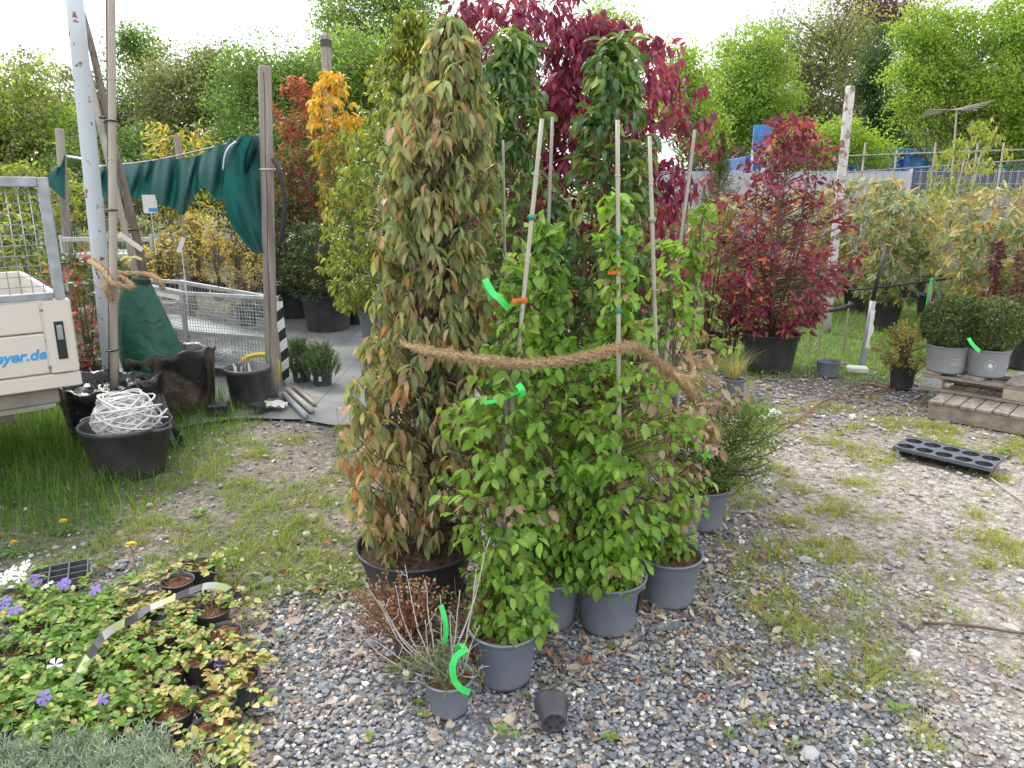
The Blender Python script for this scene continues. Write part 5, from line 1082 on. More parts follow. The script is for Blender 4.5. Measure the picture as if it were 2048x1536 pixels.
# coir rope round the clump
def clump_rope():
    root = empty('coir_rope', At(1040, 726, 2.4), 'thick fibrous coir rope tying the plants into one clump', 'rope')
    F = [(838, 698, 2.62), (862, 704, 2.45), (910, 712, 2.36), (980, 722, 2.3), (1040, 728, 2.27), (1110, 724, 2.26), (1180, 711, 2.28), (1235, 697, 2.32), (1272, 694, 2.4), (1300, 712, 2.46), (1330, 738, 2.5), (1358, 755, 2.54)]
    P = [At(*f) for f in F]
    coir_tube(root, smooth_path(P, 150), .0098, 'front_run', 3, 4200, 5, 60., .026)
    z = P[0][2]; e = P[-1]
    Q = smooth_path([e, e+[.08, .12, -.02], (.7, 3.0, z-.05), (.72, 3.6, z-.02), (.3, 3.95, z+.03), (-.2, 3.6, z+.02), (-.36, 3.1, z+.02), (-.42, 2.8, z), P[0]], 110)
    coir_tube(root, Q, .0115, 'back_run', 3, 700, 6, 45., .03)
    k = e; coir_tube(root, smooth_path([k+[-.05, -.02, .03], k+[0, -.03, -.0], k+[.03, -.02, -.03], k+[.05, 0, -.06]], 24), .015, 'knot_tail', 3, 420, 7, 45., .03)
clump_rope()
q = At(1416, 850, 2.95); t = empty('coir_scrap', q, 'loose tuft of brown coir caught in the dead hornbeam leaves', 'rope'); coir_tube(t, smooth_path([q+[-.05, 0, .03], q, q+[.04, 0, -.03], q+[.02, 0, -.06]], 20), .014, 'rope', 3, 500, 9, 45., .035)

# ------------------------------------------------------------------ small pots in front of the clump
def silver_twigs():
    r = np.random.RandomState(33); rb = .058; c = foot(895, 1444, rb); root = empty('silver_twig_plant', (c[0], c[1], 0), 'small pot of bare silvery twigs with bright green plastic tags', 'potted plant')
    add_pot(root, .078, rb, .125, M['grey_pot'], M['mulch'], .86, .008, 33); L = np.array([c[0], c[1], 0])
    ends = [(980, 1075, .1), (952, 1140, .1), (725, 1155, .0), (757, 1200, -.02), (850, 1160, .1), (790, 1170, .12), (750, 1280, -.05), (830, 1355, -.12), (965, 1330, -.05), (810, 1130, .12), (700, 1240, .02), (880, 1190, .1), (920, 1180, .12), (900, 1230, .0), (850, 1240, .05), (960, 1250, .05), (770, 1230, .1), (940, 1290, .0)]
    for i, (x, y, dy) in enumerate(ends):
        e = At(x, y, c[1]+dy)-L; b = np.array([r.uniform(-.03, .03), r.uniform(-.03, .03), .1]); m = b+(e-b)*.5+np.array([e[0]*.12, 0, -.02])+r.normal(0, .008, 3); P = smooth_path([b, m, e], 9)+r.normal(0, .002, (9, 3)); P[-1] = e
        MB().tube(P, np.linspace(.0034, .0013, 9), 5).build('twig', M['silvertwig'], root, True)
        for _ in range(3):
            k = r.randint(3, 8); q = P[k]+unit(r.normal(0, 1, 3)+[0, 0, .8])*r.uniform(.02, .06); MB().tube([P[k], (P[k]+q)/2+r.normal(0, .004, 3), q], [.0018, .0014, .0007], 4).build('side_twig', M['silvertwig'], root, True)
    t = np.stack([r.normal(-.02, .06, 130), r.normal(0, .04, 130), r.uniform(.12, .22, 130)], 1); t[:60, 0] -= .05; p, R, s, _ = shoots(r, t, r.normal(0, .6, (130, 3))+[0, 0, .7], 8, .006, .7, .05, .6, 1.2)
    put_leaves(r, root, [rhomb(.022, .004)], [(.16, .2, .13), (.22, .26, .2), (.1, .15, .05), (.28, .22, .1)], pick(r, [1.2, 1, 1, .6], len(p)), p, R, s, 0, M['leaf'], 1.)
    tagstrip(root, [(912, 1298, -.02), (925, 1292, -.05), (930, 1300, -.06), (912, 1312, -.07), (905, 1335, -.08), (908, 1360, -.08), (925, 1380, -.08), (940, 1384, -.07)], c[1], .02)
    tagstrip(root, [(912, 1300, 0), (920, 1290, -.02), (928, 1298, -.03), (928, 1316, -.02)], c[1]-.03, .012)
    tagstrip(root, [(882, 1210, .06), (890, 1240, .05), (892, 1265, .05), (888, 1288, .05)], c[1], .016)
    q = At(812, 1345, c[1]-.08)-L; mb = MB()
    for k in range(11): a = k*.571; MB().add([q+[0, -.002, 0], q+[.009*math.cos(a-.2), -.003, .009*math.sin(a-.2)], q+[.012*math.cos(a), -.002, .012*math.sin(a)], q+[.009*math.cos(a+.2), -.003, .009*math.sin(a+.2)]], [(0, 1, 2, 3)]).build('petal', M['white'], root)
    MB().lathe([(.004, 0), (.0045, .002), (.001, .004)], 8, q+[0, -.004, 0], R=np.array([[1, 0, 0], [0, 0, -1], [0, 1, 0]])).build('flower_eye', M['yellow'], root)
silver_twigs()
shrub('dried_plant', 'dead brown twiggy plant spilling out of a dark pot below the wilted laurel', foot(828, 1352, .07), .1, .33, ell(.18, .2, .18, .6), 110, 7, rhomb(.014, .009), [(.32, .21, .11), (.4, .28, .16), (.25, .16, .09)], [1, 1, 1], (.085, .068, .14, 'black_pot', 'soil', .006), 0, 77, .9, .2, .012, mat='dry', tmat='redtwig', stems=9, up=.3, tw=1, stem_r=.004, cat='potted plant', spread=.9, topx=(-.06, 0))
shrub('dried_plant', 'thin brown and green twiggy plant leaning over the rim beside the green tag', (-.09, 2.27), .02, .34, ell(.2, .2, .15, .6), 90, 6, rhomb(.014, .007), [(.24, .16, .08), (.12, .15, .05), (.3, .2, .1)], [1, 1, 1], None, 0, 78, .9, .2, .014, mat='dry', tmat='redtwig', stems=7, up=.4, tw=1, stem_r=.003, spread=.9)
def tipped_pot():
    c = G(1105, 1478); ax = unit(np.array([.06, -.9, -.12])); X = unit(np.cross([0, 0, 1.], ax)); Rm = np.stack([X, np.cross(ax, X), ax], 1)   # local z -> towards the base
    rt, rb, h = .05, .036, .085; cen = np.array([c[0], c[1]+.1, .052]); root = empty('tipped_pot', (cen[0], cen[1], 0), 'small empty dark pot lying on its side on the gravel', 'pot')
    prof = [(rt-.004, .0), (rt+.003, -.002), (rt+.004, .0), (rt+.0035, .016), (rt, .018), (rb+.002, h-.003), (rb-.001, h), (rb-.006, h-.004), (.012, h-.005)]
    MB().lathe([(rb-.004, h-.008), (rt-.003, .004)]+prof, 36, cen, cap0=False, cap1=True, R=Rm).build('shell', M['black_pot'], root, True, True)
    for k in range(6):
        a = k*math.pi/3; q = cen+Rm@np.array([.022*math.cos(a), .022*math.sin(a), h-.0035]); MB().lathe([(.006, 0), (.006, .0012)], 10, q, cap1=True, R=Rm).build('drain_hole', M['rubber'], root, False, True)
tipped_pot()

# ------------------------------------------------------------------ periwinkle pots
VL = [leaf_shape(.03, .019, 4, .3, .25, .45), leaf_shape(.027, .016, 4, .6, .2, .5), leaf_shape(.032, .022, 4, .15, .3, .42)]
VP = [(.14, .26, .04), (.09, .18, .035), (.2, .32, .06), (.46, .42, .12), (.52, .44, .2), (.42, .27, .09), (.33, .38, .1)]
def flower(root, p, col, r, sz=.022):
    a0 = r.uniform(0, 6); n = unit(np.array([r.normal(0, .4), -.6+r.normal(0, .3), .9])); X = unit(np.cross([0, 1, .2], n)); Yv = np.cross(n, X); mb = MB()
    for k in range(5):
        a = a0+k*1.2566; d = math.cos(a)*X+math.sin(a)*Yv; s = -math.sin(a)*X+math.cos(a)*Yv
        mb.add([p, p+d*sz*.5-s*sz*.22+n*.002, p+d*sz*1.0-s*sz*.42, p+d*sz*1.12+s*sz*.1, p+d*sz*.9+s*sz*.42, p+d*sz*.45+s*sz*.2+n*.002], [(0, 1, 2, 3, 4, 5)])
    me = mb.mesh('flower'); c = np.tile(np.array([*col, 1.]), (len(me.vertices), 1)); at = me.color_attributes.new('Col', 'FLOAT_COLOR', 'POINT'); at.data.foreach_set('color', c.astype(np.float32).ravel()); link('flower', me, M['petal'], root)
def vinca(px, py, kind, seed, label, group, fl=()):
    r = np.random.RandomState(seed+1500); h = .095; c = G(px, py, h); root = empty('periwinkle_pot', (c[0], c[1], 0), label, 'potted plant', group)
    add_pot(root, .062, .047, h, M['black_pot'], M['mulch'], .86, .005, seed)
    nst = {0: 6, 1: 9, 2: 17}[kind]; mb = MB(); pos, dd, nn = [], [], []
    for i in range(nst):
        a = r.uniform(0, 6.28); Ls = r.uniform(.07, .17); o = np.array([math.cos(a), math.sin(a), 0]); b = np.array([r.normal(0, .015), r.normal(0, .015), h*.85]); up = r.uniform(.3, 1.)*(1.25 if kind == 2 else .8)
        P = smooth_path([b, b+o*Ls*.4+[0, 0, .05*up], b+o*Ls*.8+[0, 0, .06*up], b+o*Ls+[0, 0, .045*up]], 9); mb.tube(P, .0012, 4, False)
        for k in range(2, 9):
            for sg in (-1, 1):
                if r.uniform() < .2: continue
                t = unit(P[min(k+1, 8)]-P[k-1]); sd = np.cross(t, [0, 0, 1.]); pos.append(P[k]); dd.append(sd*sg+t*.5+r.normal(0, .2, 3)+[0, 0, .15]); nn.append(np.array([0, 0, 1.])+r.normal(0, .35, 3))
    q = mb.build('stems', M['twig' if kind == 0 else 'leafstem'], root, True); q['kind'] = 'stuff'; pos = np.array(pos); n = len(pos)
    wts = {0: [.7, .5, .7, 1.8, 1.6, .8, 1.3], 1: [1.2, 1, 1.2, 1.2, .8, .4, 1], 2: [2, 2, 2, .15, .1, .1, .5]}[kind]
    put_leaves(r, root, VL, VP, pick(r, wts, n), pos, orient(np.array(dd), np.array(nn)), r.uniform(.5, 1.15, n), min(n, 60), M['leaf'], 1.2)
    for (fx, fy, col) in fl: flower(root, At(fx, fy, c[1]-.02)-np.array([c[0], c[1], 0]), col, r)
M['leafstem'] = simple('green_stem', (.2, .22, .07), .7)
VI, WH = (.28, .2, .62), (.8, .8, .8)
Y0 = [(400, 1128), (355, 1160), (290, 1200), (425, 1218), (335, 1258), (446, 1262), (300, 1262), (398, 1312), (482, 1318), (250, 1215), (478, 1352), (276, 1402), (345, 1418), (430, 1400), (422, 1455), (398, 1508), (225, 1262), (370, 1205), (330, 1335), (300, 1345)]
lab0 = 'black pot of yellowing periwinkle with bare brown mulch showing'; lab1 = 'black pot of half green periwinkle trailing yellow stems'; lab2 = 'black pot of lush green periwinkle'
LAB0 = ['half green periwinkle pot behind the top bend of the caution tape', 'yellowing periwinkle pot with bare mulch just behind the caution tape bend', 'yellowing periwinkle pot with a violet flower behind the tape', 'half green periwinkle pot inside the top bend of the tape', 'yellowing periwinkle pot in front of the middle of the tape', 'yellowing periwinkle pot at the gravel edge below the tape end', 'half green periwinkle pot with a violet flower beside the tape middle', 'sparse yellowing periwinkle pot showing its round black rim and mulch', 'yellowing periwinkle pot with a violet flower at the gravel edge', 'half green periwinkle pot with violet flowers near the cell tray', 'bare mulch pot with few yellow leaves at the gravel edge below the flower', 'yellowing periwinkle pot between the lush pots and the herb pots', 'half green periwinkle pot surrounded by yellowing ones', 'yellowing periwinkle pot one row in from the gravel edge', 'yellowing periwinkle pot at the corner of the gravel edge', 'half green periwinkle pot next to the silvery herbs at the gravel', 'yellowing periwinkle pot lying under the broad part of the tape', 'yellowing periwinkle pot in the bow of the tape', 'half green periwinkle pot in the middle of the yellowing pots', 'yellowing periwinkle pot bordering the lush green pots']
for i, (x, y) in enumerate(Y0):
    vinca(x, y, 0 if i % 3 else 1, i, LAB0[i], 'yellowing periwinkle pots' if i % 3 else 'half green periwinkle pots', {6: [(437, 1325, VI)], 2: [(315, 1238, VI)], 8: [(440, 1328, VI)], 9: [(190, 1180, VI), (130, 1168, VI)]}.get(i, []))
Y1 = [(190, 1205), (150, 1240), (110, 1290), (60, 1250), (200, 1300), (240, 1340), (20, 1310), (100, 1350), (170, 1360), (60, 1390), (130, 1425), (210, 1415), (10, 1420), (70, 1460), (190, 1460), (25, 1190), (60, 1232)]
fl2 = {15: [(25, 1142, WH), (50, 1130, WH), (12, 1160, WH), (40, 1155, WH)], 16: [(70, 1160, VI), (95, 1170, WH)], 3: [(30, 1330, WH), (75, 1345, WH), (48, 1318, WH), (20, 1148, WH), (45, 1140, WH), (8, 1155, WH)], 0: [(128, 1168, VI)], 2: [(55, 1330, WH), (40, 1345, WH), (70, 1325, WH)], 6: [(10, 1205, VI), (30, 1220, VI)], 7: [(110, 1330, WH), (60, 1358, VI)], 5: [(205, 1398, VI), (150, 1330, WH)], 8: [(20, 1400, WH)], 10: [(88, 1395, VI)], 11: [(203, 1402, VI)], 4: [(145, 1305, WH)]}
LAB1 = ['lush periwinkle pot with a violet flower beside the cell tray', 'lush periwinkle pot without flowers one row in from the cell tray', 'lush periwinkle pot with three white flowers in the middle of the green pots', 'lush periwinkle pot with the most white flowers among the green pots', 'lush periwinkle pot with one white flower below the caution tape end', 'lush periwinkle pot with a violet and a white flower at the yellowing pots', 'lush periwinkle pot with two violet flowers beyond the white flowered pots', 'lush periwinkle pot with a white and a violet flower one row behind the herbs', 'lush periwinkle pot with a single white flower near the tape foot', 'lush periwinkle pot without flowers between the white flowered pots', 'lush periwinkle pot with a violet flower right behind the silvery herbs', 'lush periwinkle pot with the largest open violet flower beside the herbs']
for i, (x, y) in enumerate(Y1):
    f = fl2.get(i, []); vinca(x, y, 2, 60+i, LAB1[i] if i < 12 else {15: 'lush periwinkle pot crowned with white flowers beside the cell tray', 16: 'lush periwinkle pot with a white and a violet flower touching the cell tray'}.get(i, lab2+' without flowers touching the silvery herbs'), 'lush periwinkle pots in flower' if f else 'lush periwinkle pots without flowers', f)
def santolina(px, py, seed):
    h = .1; c = G(px, py, h); r = np.random.RandomState(seed); root = empty('silver_herb_pot', (c[0], c[1], 0), 'pot of silvery needle leaved curry herb beside the periwinkles', 'potted plant', 'silvery herb pots')
    add_pot(root, .062, .047, h, M['black_pot'], M['mulch'], .86, .005, seed); t = np.stack([r.normal(0, .05, 170), r.normal(0, .05, 170), r.uniform(.09, .165, 170)], 1); d = t*[5, 5, 0]+[0, 0, 1]+r.normal(0, .3, (170, 3))
    p, R, s, _ = shoots(r, t, d, 16, .0045, .75, 0, .7, 1.3); put_leaves(r, root, [rhomb(.026, .0032)], [(.3, .35, .31), (.23, .29, .24), (.38, .43, .39)], pick(r, [1, 1, 1], len(p)), p, R, s, 0, M['leaf'], 1.)
for i, (x, y) in enumerate(((40, 1545), (120, 1535), (200, 1545), (275, 1530), (320, 1570), (85, 1590), (165, 1590), (245, 1590))): santolina(x, y, 300+i)
# tape lying over the pots
P = smooth_path([G(x, y, z) for x, y, z in ((148, 1368, .12), (180, 1312, .155), (205, 1275, .165), (235, 1252, .16), (270, 1236, .155), (295, 1218, .165), (345, 1197, .155), (385, 1180, .16), (425, 1171, .15), (460, 1180, .12), (482, 1200, .07), (490, 1222, .02))], 60)
c = G(320, 1215); tw = np.linspace(0, 9, len(P)); N = np.cross(unit(np.gradient(P, axis=0)), np.stack([.25+.35*np.sin(tw), -.6-.2*np.sin(tw*1.7), .65+.2*np.cos(tw*1.3)], 1)); t = ribbon('caution_tape', P-np.array([c[0], c[1], 0]), N, .027, M['tape_yellow']); t.location = (c[0], c[1], 0); tag(t, 'black white and yellow caution tape lying over the periwinkle pots', 'tape')
def cell_tray():
    o = G(60, 1185, .05); a = G(150, 1118, .05); b = G(170, 1150, .05); root = empty('cell_tray', (*G(115, 1165)[:2], 0), 'black square celled plant tray beside the periwinkles', 'tray'); w = .21; d = .17; R = rotz(math.radians(28)); L = np.array([G(122, 1168)[0], G(122, 1168)[1], 0]); root.location = L
    for i in range(4): MB().box(R@np.array([-w/2+w*i/3, 0, .03]), (.006, d, .055), R, .001).build('divider', M['strip_dark'], root)
    for j in range(4): MB().box(R@np.array([0, -d/2+d*j/3, .028]), (w, .006, .05), R, .001).build('divider', M['strip_dark'], root)
    MB().box(R@np.array([0, 0, .006]), (w, d, .006), R).build('tray_base', M['black'], root)
cell_tray()
M['tray_grey'] = simple('slate_tray_plastic', (.11, .125, .15), .4, 0, .15, 20)
def ten_tray():
    a, b, c2 = G(1786, 893, .062), G(1982, 938, .062), G(1816, 873, .062); u = unit(b-a); v = np.cross([0, 0, 1.], u); w = np.linalg.norm(b-a); d = abs(np.dot(c2-a, v)); L = (a+b)/2+v*d/2; L[2] = 0; cs = w/5; root = empty('ten_cell_tray', L, 'shallow grey tray with ten round black cells lying on the gravel', 'tray'); n = 24
    R = np.stack([u, v, [0, 0, 1.]], 1); mb = MB()
    for i in range(5):
        for j in range(2):
            cx, cy = (i-2)*cs, (j-.5)*d/2; an = np.arange(n)*2*math.pi/n+.001; cr = min(cs, d/2)*.44; co = np.stack([np.cos(an), np.sin(an)], 1); sq = co/np.max(np.abs(co), axis=1, keepdims=True)*[cs/2, d/4]
            V = np.concatenate([np.c_[sq+[cx, cy], np.full(n, .062)], np.c_[co*cr+[cx, cy], np.full(n, .062)]]); mb.add(V@R.T, [(k, (k+1) % n, n+(k+1) % n, n+k) for k in range(n)])
            cell = MB().lathe([(cr, .062), (cr*.98, .056), (cr*.72, .006), (cr*.1, .004)], n, R@np.array([cx, cy, 0]), False, True); cell.build('cell', M['black'], root, True)
    for (p, s) in (((0, -d/2, .055), (w, .004, .02)), ((0, d/2, .055), (w, .004, .02)), ((-w/2, 0, .055), (.004, d, .02)), ((w/2, 0, .055), (.004, d, .02))): mb.box(R@np.array(p), s, R)
    mb.build('deck', M['tray_grey'], root)
ten_tray()
def dandelion(px, py, hd, label, puff=False, gpx=None, cat='dandelion'):
    Yd = G(*(gpx or (px, py+45)))[1]; p = At(px, py, Yd); root = empty('dandelion', (p[0], Yd, 0), label, cat); r = np.random.RandomState(int(px)); H = p[2]
    MB().tube(smooth_path([(.01, 0, -.01), (.005, .004, H*.5), (0, 0, H)], 8), .0018, 5).build('stalk', M['leafstem'], root, True); mb = MB(); n = 60
    for k in range(n):
        a = r.uniform(0, 6.28); e = r.uniform(-.1, 1.3) if not puff else r.uniform(-1.2, 1.5); d = np.array([math.cos(a)*math.cos(e), math.sin(a)*math.cos(e), math.sin(e)*(.5 if not puff else 1)]); s = unit(np.cross(d, [.1, .2, 1])); q = np.array([0, 0, H]); mb.add([q-s*.001, q+d*hd-s*.0025, q+d*hd*1.08, q+d*hd+s*.0025], [(0, 1, 2, 3)])
    mb.build('flower_head', M['white' if puff else 'dandelion'], root)
    if not puff:
        t = np.zeros((9, 3)); t[:, 2] = .01; a = np.arange(9)*.7; d = np.stack([np.cos(a), np.sin(a), np.full(9, .35)], 1); put_leaves(r, root, [leaf_shape(.08, .02, 4, .6, .2, .6)], [(.09, .17, .03)], np.zeros(9, int), t, orient(d, np.tile([0, 0, 1.], (9, 1))), r.uniform(.7, 1.1, 9), 9, M['leaf'])
M['dandelion'] = simple('dandelion_yellow', (.85, .62, .015), .6, 0, .1, 40)
dandelion(261, 1090, .024, 'large yellow dandelion flower above the black cell tray', gpx=(275, 1160)); dandelion(126, 1042, .018, 'small yellow dandelion in the grass below the cable tub', gpx=(126, 1065)); dandelion(27, 1085, .016, 'yellow dandelion at the lush periwinkles', gpx=(27, 1110)); dandelion(679, 879, .019, 'yellow dandelion beside the wilted laurel', gpx=(682, 900)); dandelion(551, 1066, .014, 'white dandelion seed head in the yellowish grass', True, (553, 1090)); dandelion(673, 816, .009, 'closed pale dandelion head on a tall stalk beside the laurel', True, (678, 900))

# ------------------------------------------------------------------ to the fence side: rhododendrons, box balls, pallets and small things
RH = [(.16, .19, .1), (.22, .24, .13), (.12, .16, .06), (.3, .3, .2), (.45, .3, .06), (.4, .2, .06)]
RL = [leaf_shape(.11, .032, 4, .6, .3), leaf_shape(.1, .028, 4, 1., .4)]
shrub('potted_rhododendron', 'pale green rhododendron in a black pot behind the grey standpipe', foot(1775, 662, .16), .35, 1.55, ell(.95, .65, .5), 190, 8, RL, RH, [2, 2, 1.5, 1.2, .4, .15], (.21, .16, .33, 'black_pot'), 150, 80, 1.2, .45, .006, (.8, 1.3), stems=5, cat='potted plant')
shrub('potted_rhododendron', 'dull green rhododendron with reddish tips in a black pot beside the crimson shrub', foot(1416, 722, .13), .35, 1.55, ell(.9, .72, .38), 150, 8, RL, RH+[(.25, .05, .05)], [1, 1, 2, 1, .4, .4, .9], (.16, .13, .25, 'black_pot', 'mulch'), 120, 81, 1.2, .5, .007, (.6, 1.05), stems=5, cat='potted plant')
TW = [(.4, .28, .12), (.45, .3, .08), (.32, .27, .14), (.22, .24, .09), (.5, .42, .28)]
for i, (px, py, Y, H, Rr, lb) in enumerate(((1730, 480, 10.3, 1.75, .6, 'tawny leaved shrub in front of the pale fence strips'), (1990, 470, 8.6, 1.65, .7, 'tawny orange leaved shrub behind the boxwood balls'), (1840, 450, 11.2, 1.6, .6, 'tawny shrub under the slate fence strips'), (2120, 450, 9.8, 1.7, .7, 'large tawny shrub at the end of the fence'), (1620, 470, 10.8, 1.6, .6, 'yellowish shrub behind the open crimson shrub'), (1480, 480, 10.5, 1.5, .6, 'yellow flecked shrub behind the dull rhododendron'), (1350, 480, 9.5, 1.4, .5, 'yellow green shrub behind the crimson shrub and canes'))):
    shrub('tawny_shrub', lb, (At(px, py, Y)[0], Y), .3, H, ell(H*.62, H*.5, Rr), 240, 8, RL, TW+RH[:3], [1.4, .8, 1.5, 1.4, 1.2, 1, .8, .8] if i < 5 else [.4, .3, 1, 1.5, 1, 1.5, 1.2, 1.5], (.2, .16, .32, 'black_pot'), 30, 90+i, 1.2, .35, .008, (.8, 1.3), stems=5)
shrub('potted_rhododendron', 'leafy yellow green rhododendron behind the boxwood balls', (At(1985, 600, 7.6)[0], 7.6), .35, 1.35, ell(.85, .55, .5), 190, 8, RL, RH, [2, 2, 1.5, 1, .7, .6], (.2, .16, .32, 'black_pot'), 100, 99, 1.2, .45, .006, (.8, 1.3), stems=5)
shrub('weeping_tree', 'slim pale barked weeping tree with yellow green leaves before the slate strips', (At(1878, 520, 9.6)[0], 9.6), .9, 2.45, lambda z: np.interp(z, [.9, 1.4, 2., 2.5], [.4, .5, .42, .15]), 230, 7, leaf_shape(.07, .022, 3, .9, .2), YG, [2, 2, 1, 2, .4], (.2, .16, .3, 'black_pot'), 40, 101, 1.2, 1.2, .014, stems=2, tmat='silvertwig', topx=(.25, 0), stem_r=.028, cat='tree')
shrub('purple_shrub', 'dark purple leaved narrow shrub behind the boxwood balls', (At(1978, 600, 7.0)[0], 7.0), .1, 1.15, ell(.7, .5, .09), 80, 6, LM, [(.09, .03, .035), (.13, .04, .04)], [1, 1], (.1, .08, .18, 'black_pot'), 0, 102, stems=2)
shrub('purple_shrub', 'dark purple leaved narrow shrub next to the end box ball', (At(2045, 600, 6.9)[0], 6.95), .1, 1.2, ell(.7, .5, .12), 90, 6, LM, [(.09, .03, .035), (.13, .04, .04)], [1, 1], (.1, .08, .18, 'black_pot'), 0, 103, stems=2)
shrub('fallen_red_leaf_plant', 'low dark red leaved plant beside the wide pot of the open crimson shrub', (At(1475, 660, 6.9)[0], 7.1), .0, .5, ell(.2, .3, .3), 110, 6, LM, RP, [1, 2, .5, 2, .4], None, 0, 104, stems=5)
shrub('fallen_red_leaf_plant', 'dark red and green low shrub behind the canes', (At(1335, 590, 6)[0], 6.2), .05, .75, ell(.4, .4, .35), 150, 6, LM, RP+DG, [1, 1.5, .5, 1.5, .4, .7, .7, .5, .5, .3], (.16, .13, .22, 'black_pot'), 0, 105, stems=5)
# trellis canes
def trellis():
    Y = 11.6; root = empty('cane_trellis', (At(1900, 400, Y)[0], Y, 0), 'bamboo cane trellis frame standing in front of the slate strips', 'trellis')
    def cn(a, b, r=.014): MB().tube([a, (a+b)/2, b], r, 6).build('cane', M['bamboo_grey'], root, True, True)
    for x in (1725, 1788, 1866, 1950, 2002, 2060):
        t = At(x+6, 285 if x != 1788 else 300, Y); g = np.array([At(x-8, 400, Y)[0], Y, 0.]); cn(g, t)
    cn(At(1690, 312, Y-.03), At(2080, 298, Y-.03)); cn(At(1690, 345, Y-.03), At(2080, 318, Y-.03), .012)
    cn(At(1955, 330, Y-.05), At(1985, 348, Y-.05), .012)
    for k in range(5): cn(At(1838+k*4, 235-k*4, Y-.6-.02*k), At(1990-k*9, 200+k*5, Y-.6-.03*k), .007)
    g = np.array([At(1912, 400, Y-.6)[0], Y-.6, 0.]); cn(g, At(1914, 218, Y-.6), .012)
trellis()
# pallets
PA = G(1853, 836); PBv = G(2048, 872); pu = unit(PBv-PA); pv = np.cross([0, 0, 1.], pu); PR = np.stack([pu, pv, [0, 0, 1.]], 1)
def low_deck():
    root = empty('wooden_deck', PA+pu*.7+pv*.5, 'low weathered board deck under the pallet of boxwood balls', 'pallet'); root.location = PA+pu*.7+pv*.5; T = lambda s, o, z: PA+PR@np.array([s, o, z])
    for o in (.03, .5, .97): MB().box(T(.7, o, .055), (1.4, .05, .11), PR, .004).build('bearer', M['pallet_wood'], root, False, True)
    for k in range(14): MB().box(T(.045+k*.1, .5+.01*math.sin(k*2.1), .122), (.092, 1.02, .022), PR, .003).build('plank', M['wood'], root, False, True)
low_deck()
PC = G(1840, 778, .136)
def pallet():
    T = lambda s, o, z: np.array([PC[0], PC[1], 0])+PR@np.array([s, o, z]); root = empty('pallet', T(.6, .4, .135), 'weathered wooden pallet carrying the boxwood balls', 'pallet'); z0 = .136
    for o in (.05, .4, .75): MB().box(T(.6, o, z0+.011), (1.2, .09, .02), PR, .003).build('bottom_board', M['pallet_wood'], root, False, True)
    for s in (.07, .6, 1.13):
        for o in (.05, .4, .75): MB().box(T(s, o, z0+.062), (.14, .095, .078), PR, .004).build('block', M['pallet_block'], root, False, True)
    for o in (.05, .4, .75): MB().box(T(.6, o, z0+.112), (1.2, .1, .02), PR, .003).build('stringer', M['pallet_wood'], root, False, True)
    for s in (.06, .33, .6, .87, 1.14): MB().box(T(s, .4, z0+.134), (.13, .8, .02), PR, .003).build('plank', M['wood'], root, False, True)
    MB().box(T(.07, .0008, z0+.062), (.08, .003, .04), PR).build('stamp', simple('faded_blue_stamp', (.3, .36, .42), .8, 0, .3, 60), root, False, True)
    return z0+.1445
PZT = pallet()
def box_ball(px, py, seed, label, potmat, tagp=None, logo=False, full=True):
    rb = .125; q = G(px, py, PZT); c = q[:2]+[0, rb*.9]; r = np.random.RandomState(seed); root = empty('boxwood_ball', (c[0], c[1], PZT), label, 'potted plant', 'boxwood balls on the pallet'); h = .2; add_pot(root, .145, rb, h, M[potmat], M['soil'], .85, .01, seed)
    MB().tube([(0, 0, h*.8), (0, 0, .34)], .015, 7).build('trunk', M['bark'], root, True); cz = .37; n = 1300; d = unit(r.normal(0, 1, (n, 3))); rad = .218*r.uniform(.8, 1.03, (n, 1)); t = d*rad*[1, 1, .93]+[0, 0, cz]
    lobes = 1+.05*np.sin(d[:, :1]*7+seed)*np.cos(d[:, 1:2]*6); t = (t-[0, 0, cz])*lobes+[0, 0, cz]
    p, R, s, _ = shoots(r, t, d+r.normal(0, .3, (n, 3)), 8, .004, .8, .0, .7, 1.2); put_leaves(r, root, [rhomb(.019, .011, .3)], [(.055, .09, .03), (.08, .125, .04), (.13, .17, .06), (.23, .25, .1), (.25, .22, .1)], pick(r, [2, 2, 1.5, .6, .3], len(p)), p, R, s, 0, M['leaf_gloss'], 1.)
    if tagp: tagstrip(root, tagp, c[1]-.2, .028)
    if potmat == 'pale_grey_pot':
        f = lambda a, z, dr=.0015: np.array([math.sin(a)*(rb+(.145-rb)*z/h+dr), -math.cos(a)*(rb+(.145-rb)*z/h+dr), z]); a0 = -.15 if not logo else -.38
        if logo:
            mb = MB(); an = np.linspace(0, 6.2832, 28); mb.tube([f(a0+.25*math.cos(t)*1., .095+.036*math.sin(t)) for t in an], .0014, 4); mb.tube([f(a0+.17*math.cos(t), .095+.025*math.sin(t)) for t in an], .001, 4)
            mb.build('round_emblem', M['white'], root)
            MB().add([f(a0+.12*math.cos(t)*(1 if math.sin(t) < .3 else .6), .093+.018*math.sin(t), .002) for t in np.linspace(0, 6.2832, 14)[:-1]], [tuple(range(13))]).build('emblem_mark', M['white'], root)
        mb = MB(); a1 = .0 if not logo else .85
        for (z, w) in ((.115, .28), (.108, .1), (.09, .3), (.082, .3), (.074, .26), (.066, .28)): mb.tube([f(a1+t, z) for t in np.linspace(-w, w, 8)], .001, 3)
        mb.build('print_lines', M['paper'], root)
    return root
box_ball(1906, 748, 1, 'boxwood ball in a grey pot with a pale printed panel', 'pale_grey_pot')
box_ball(1988, 756, 2, 'boxwood ball in a grey pot with a round white emblem', 'pale_grey_pot', [(1937, 676, 0), (1943, 686, -.02), (1952, 696, -.03), (1960, 703, -.03)], True)
box_ball(2075, 744, 3, 'boxwood ball in a black pot at the end of the pallet', 'black_pot')
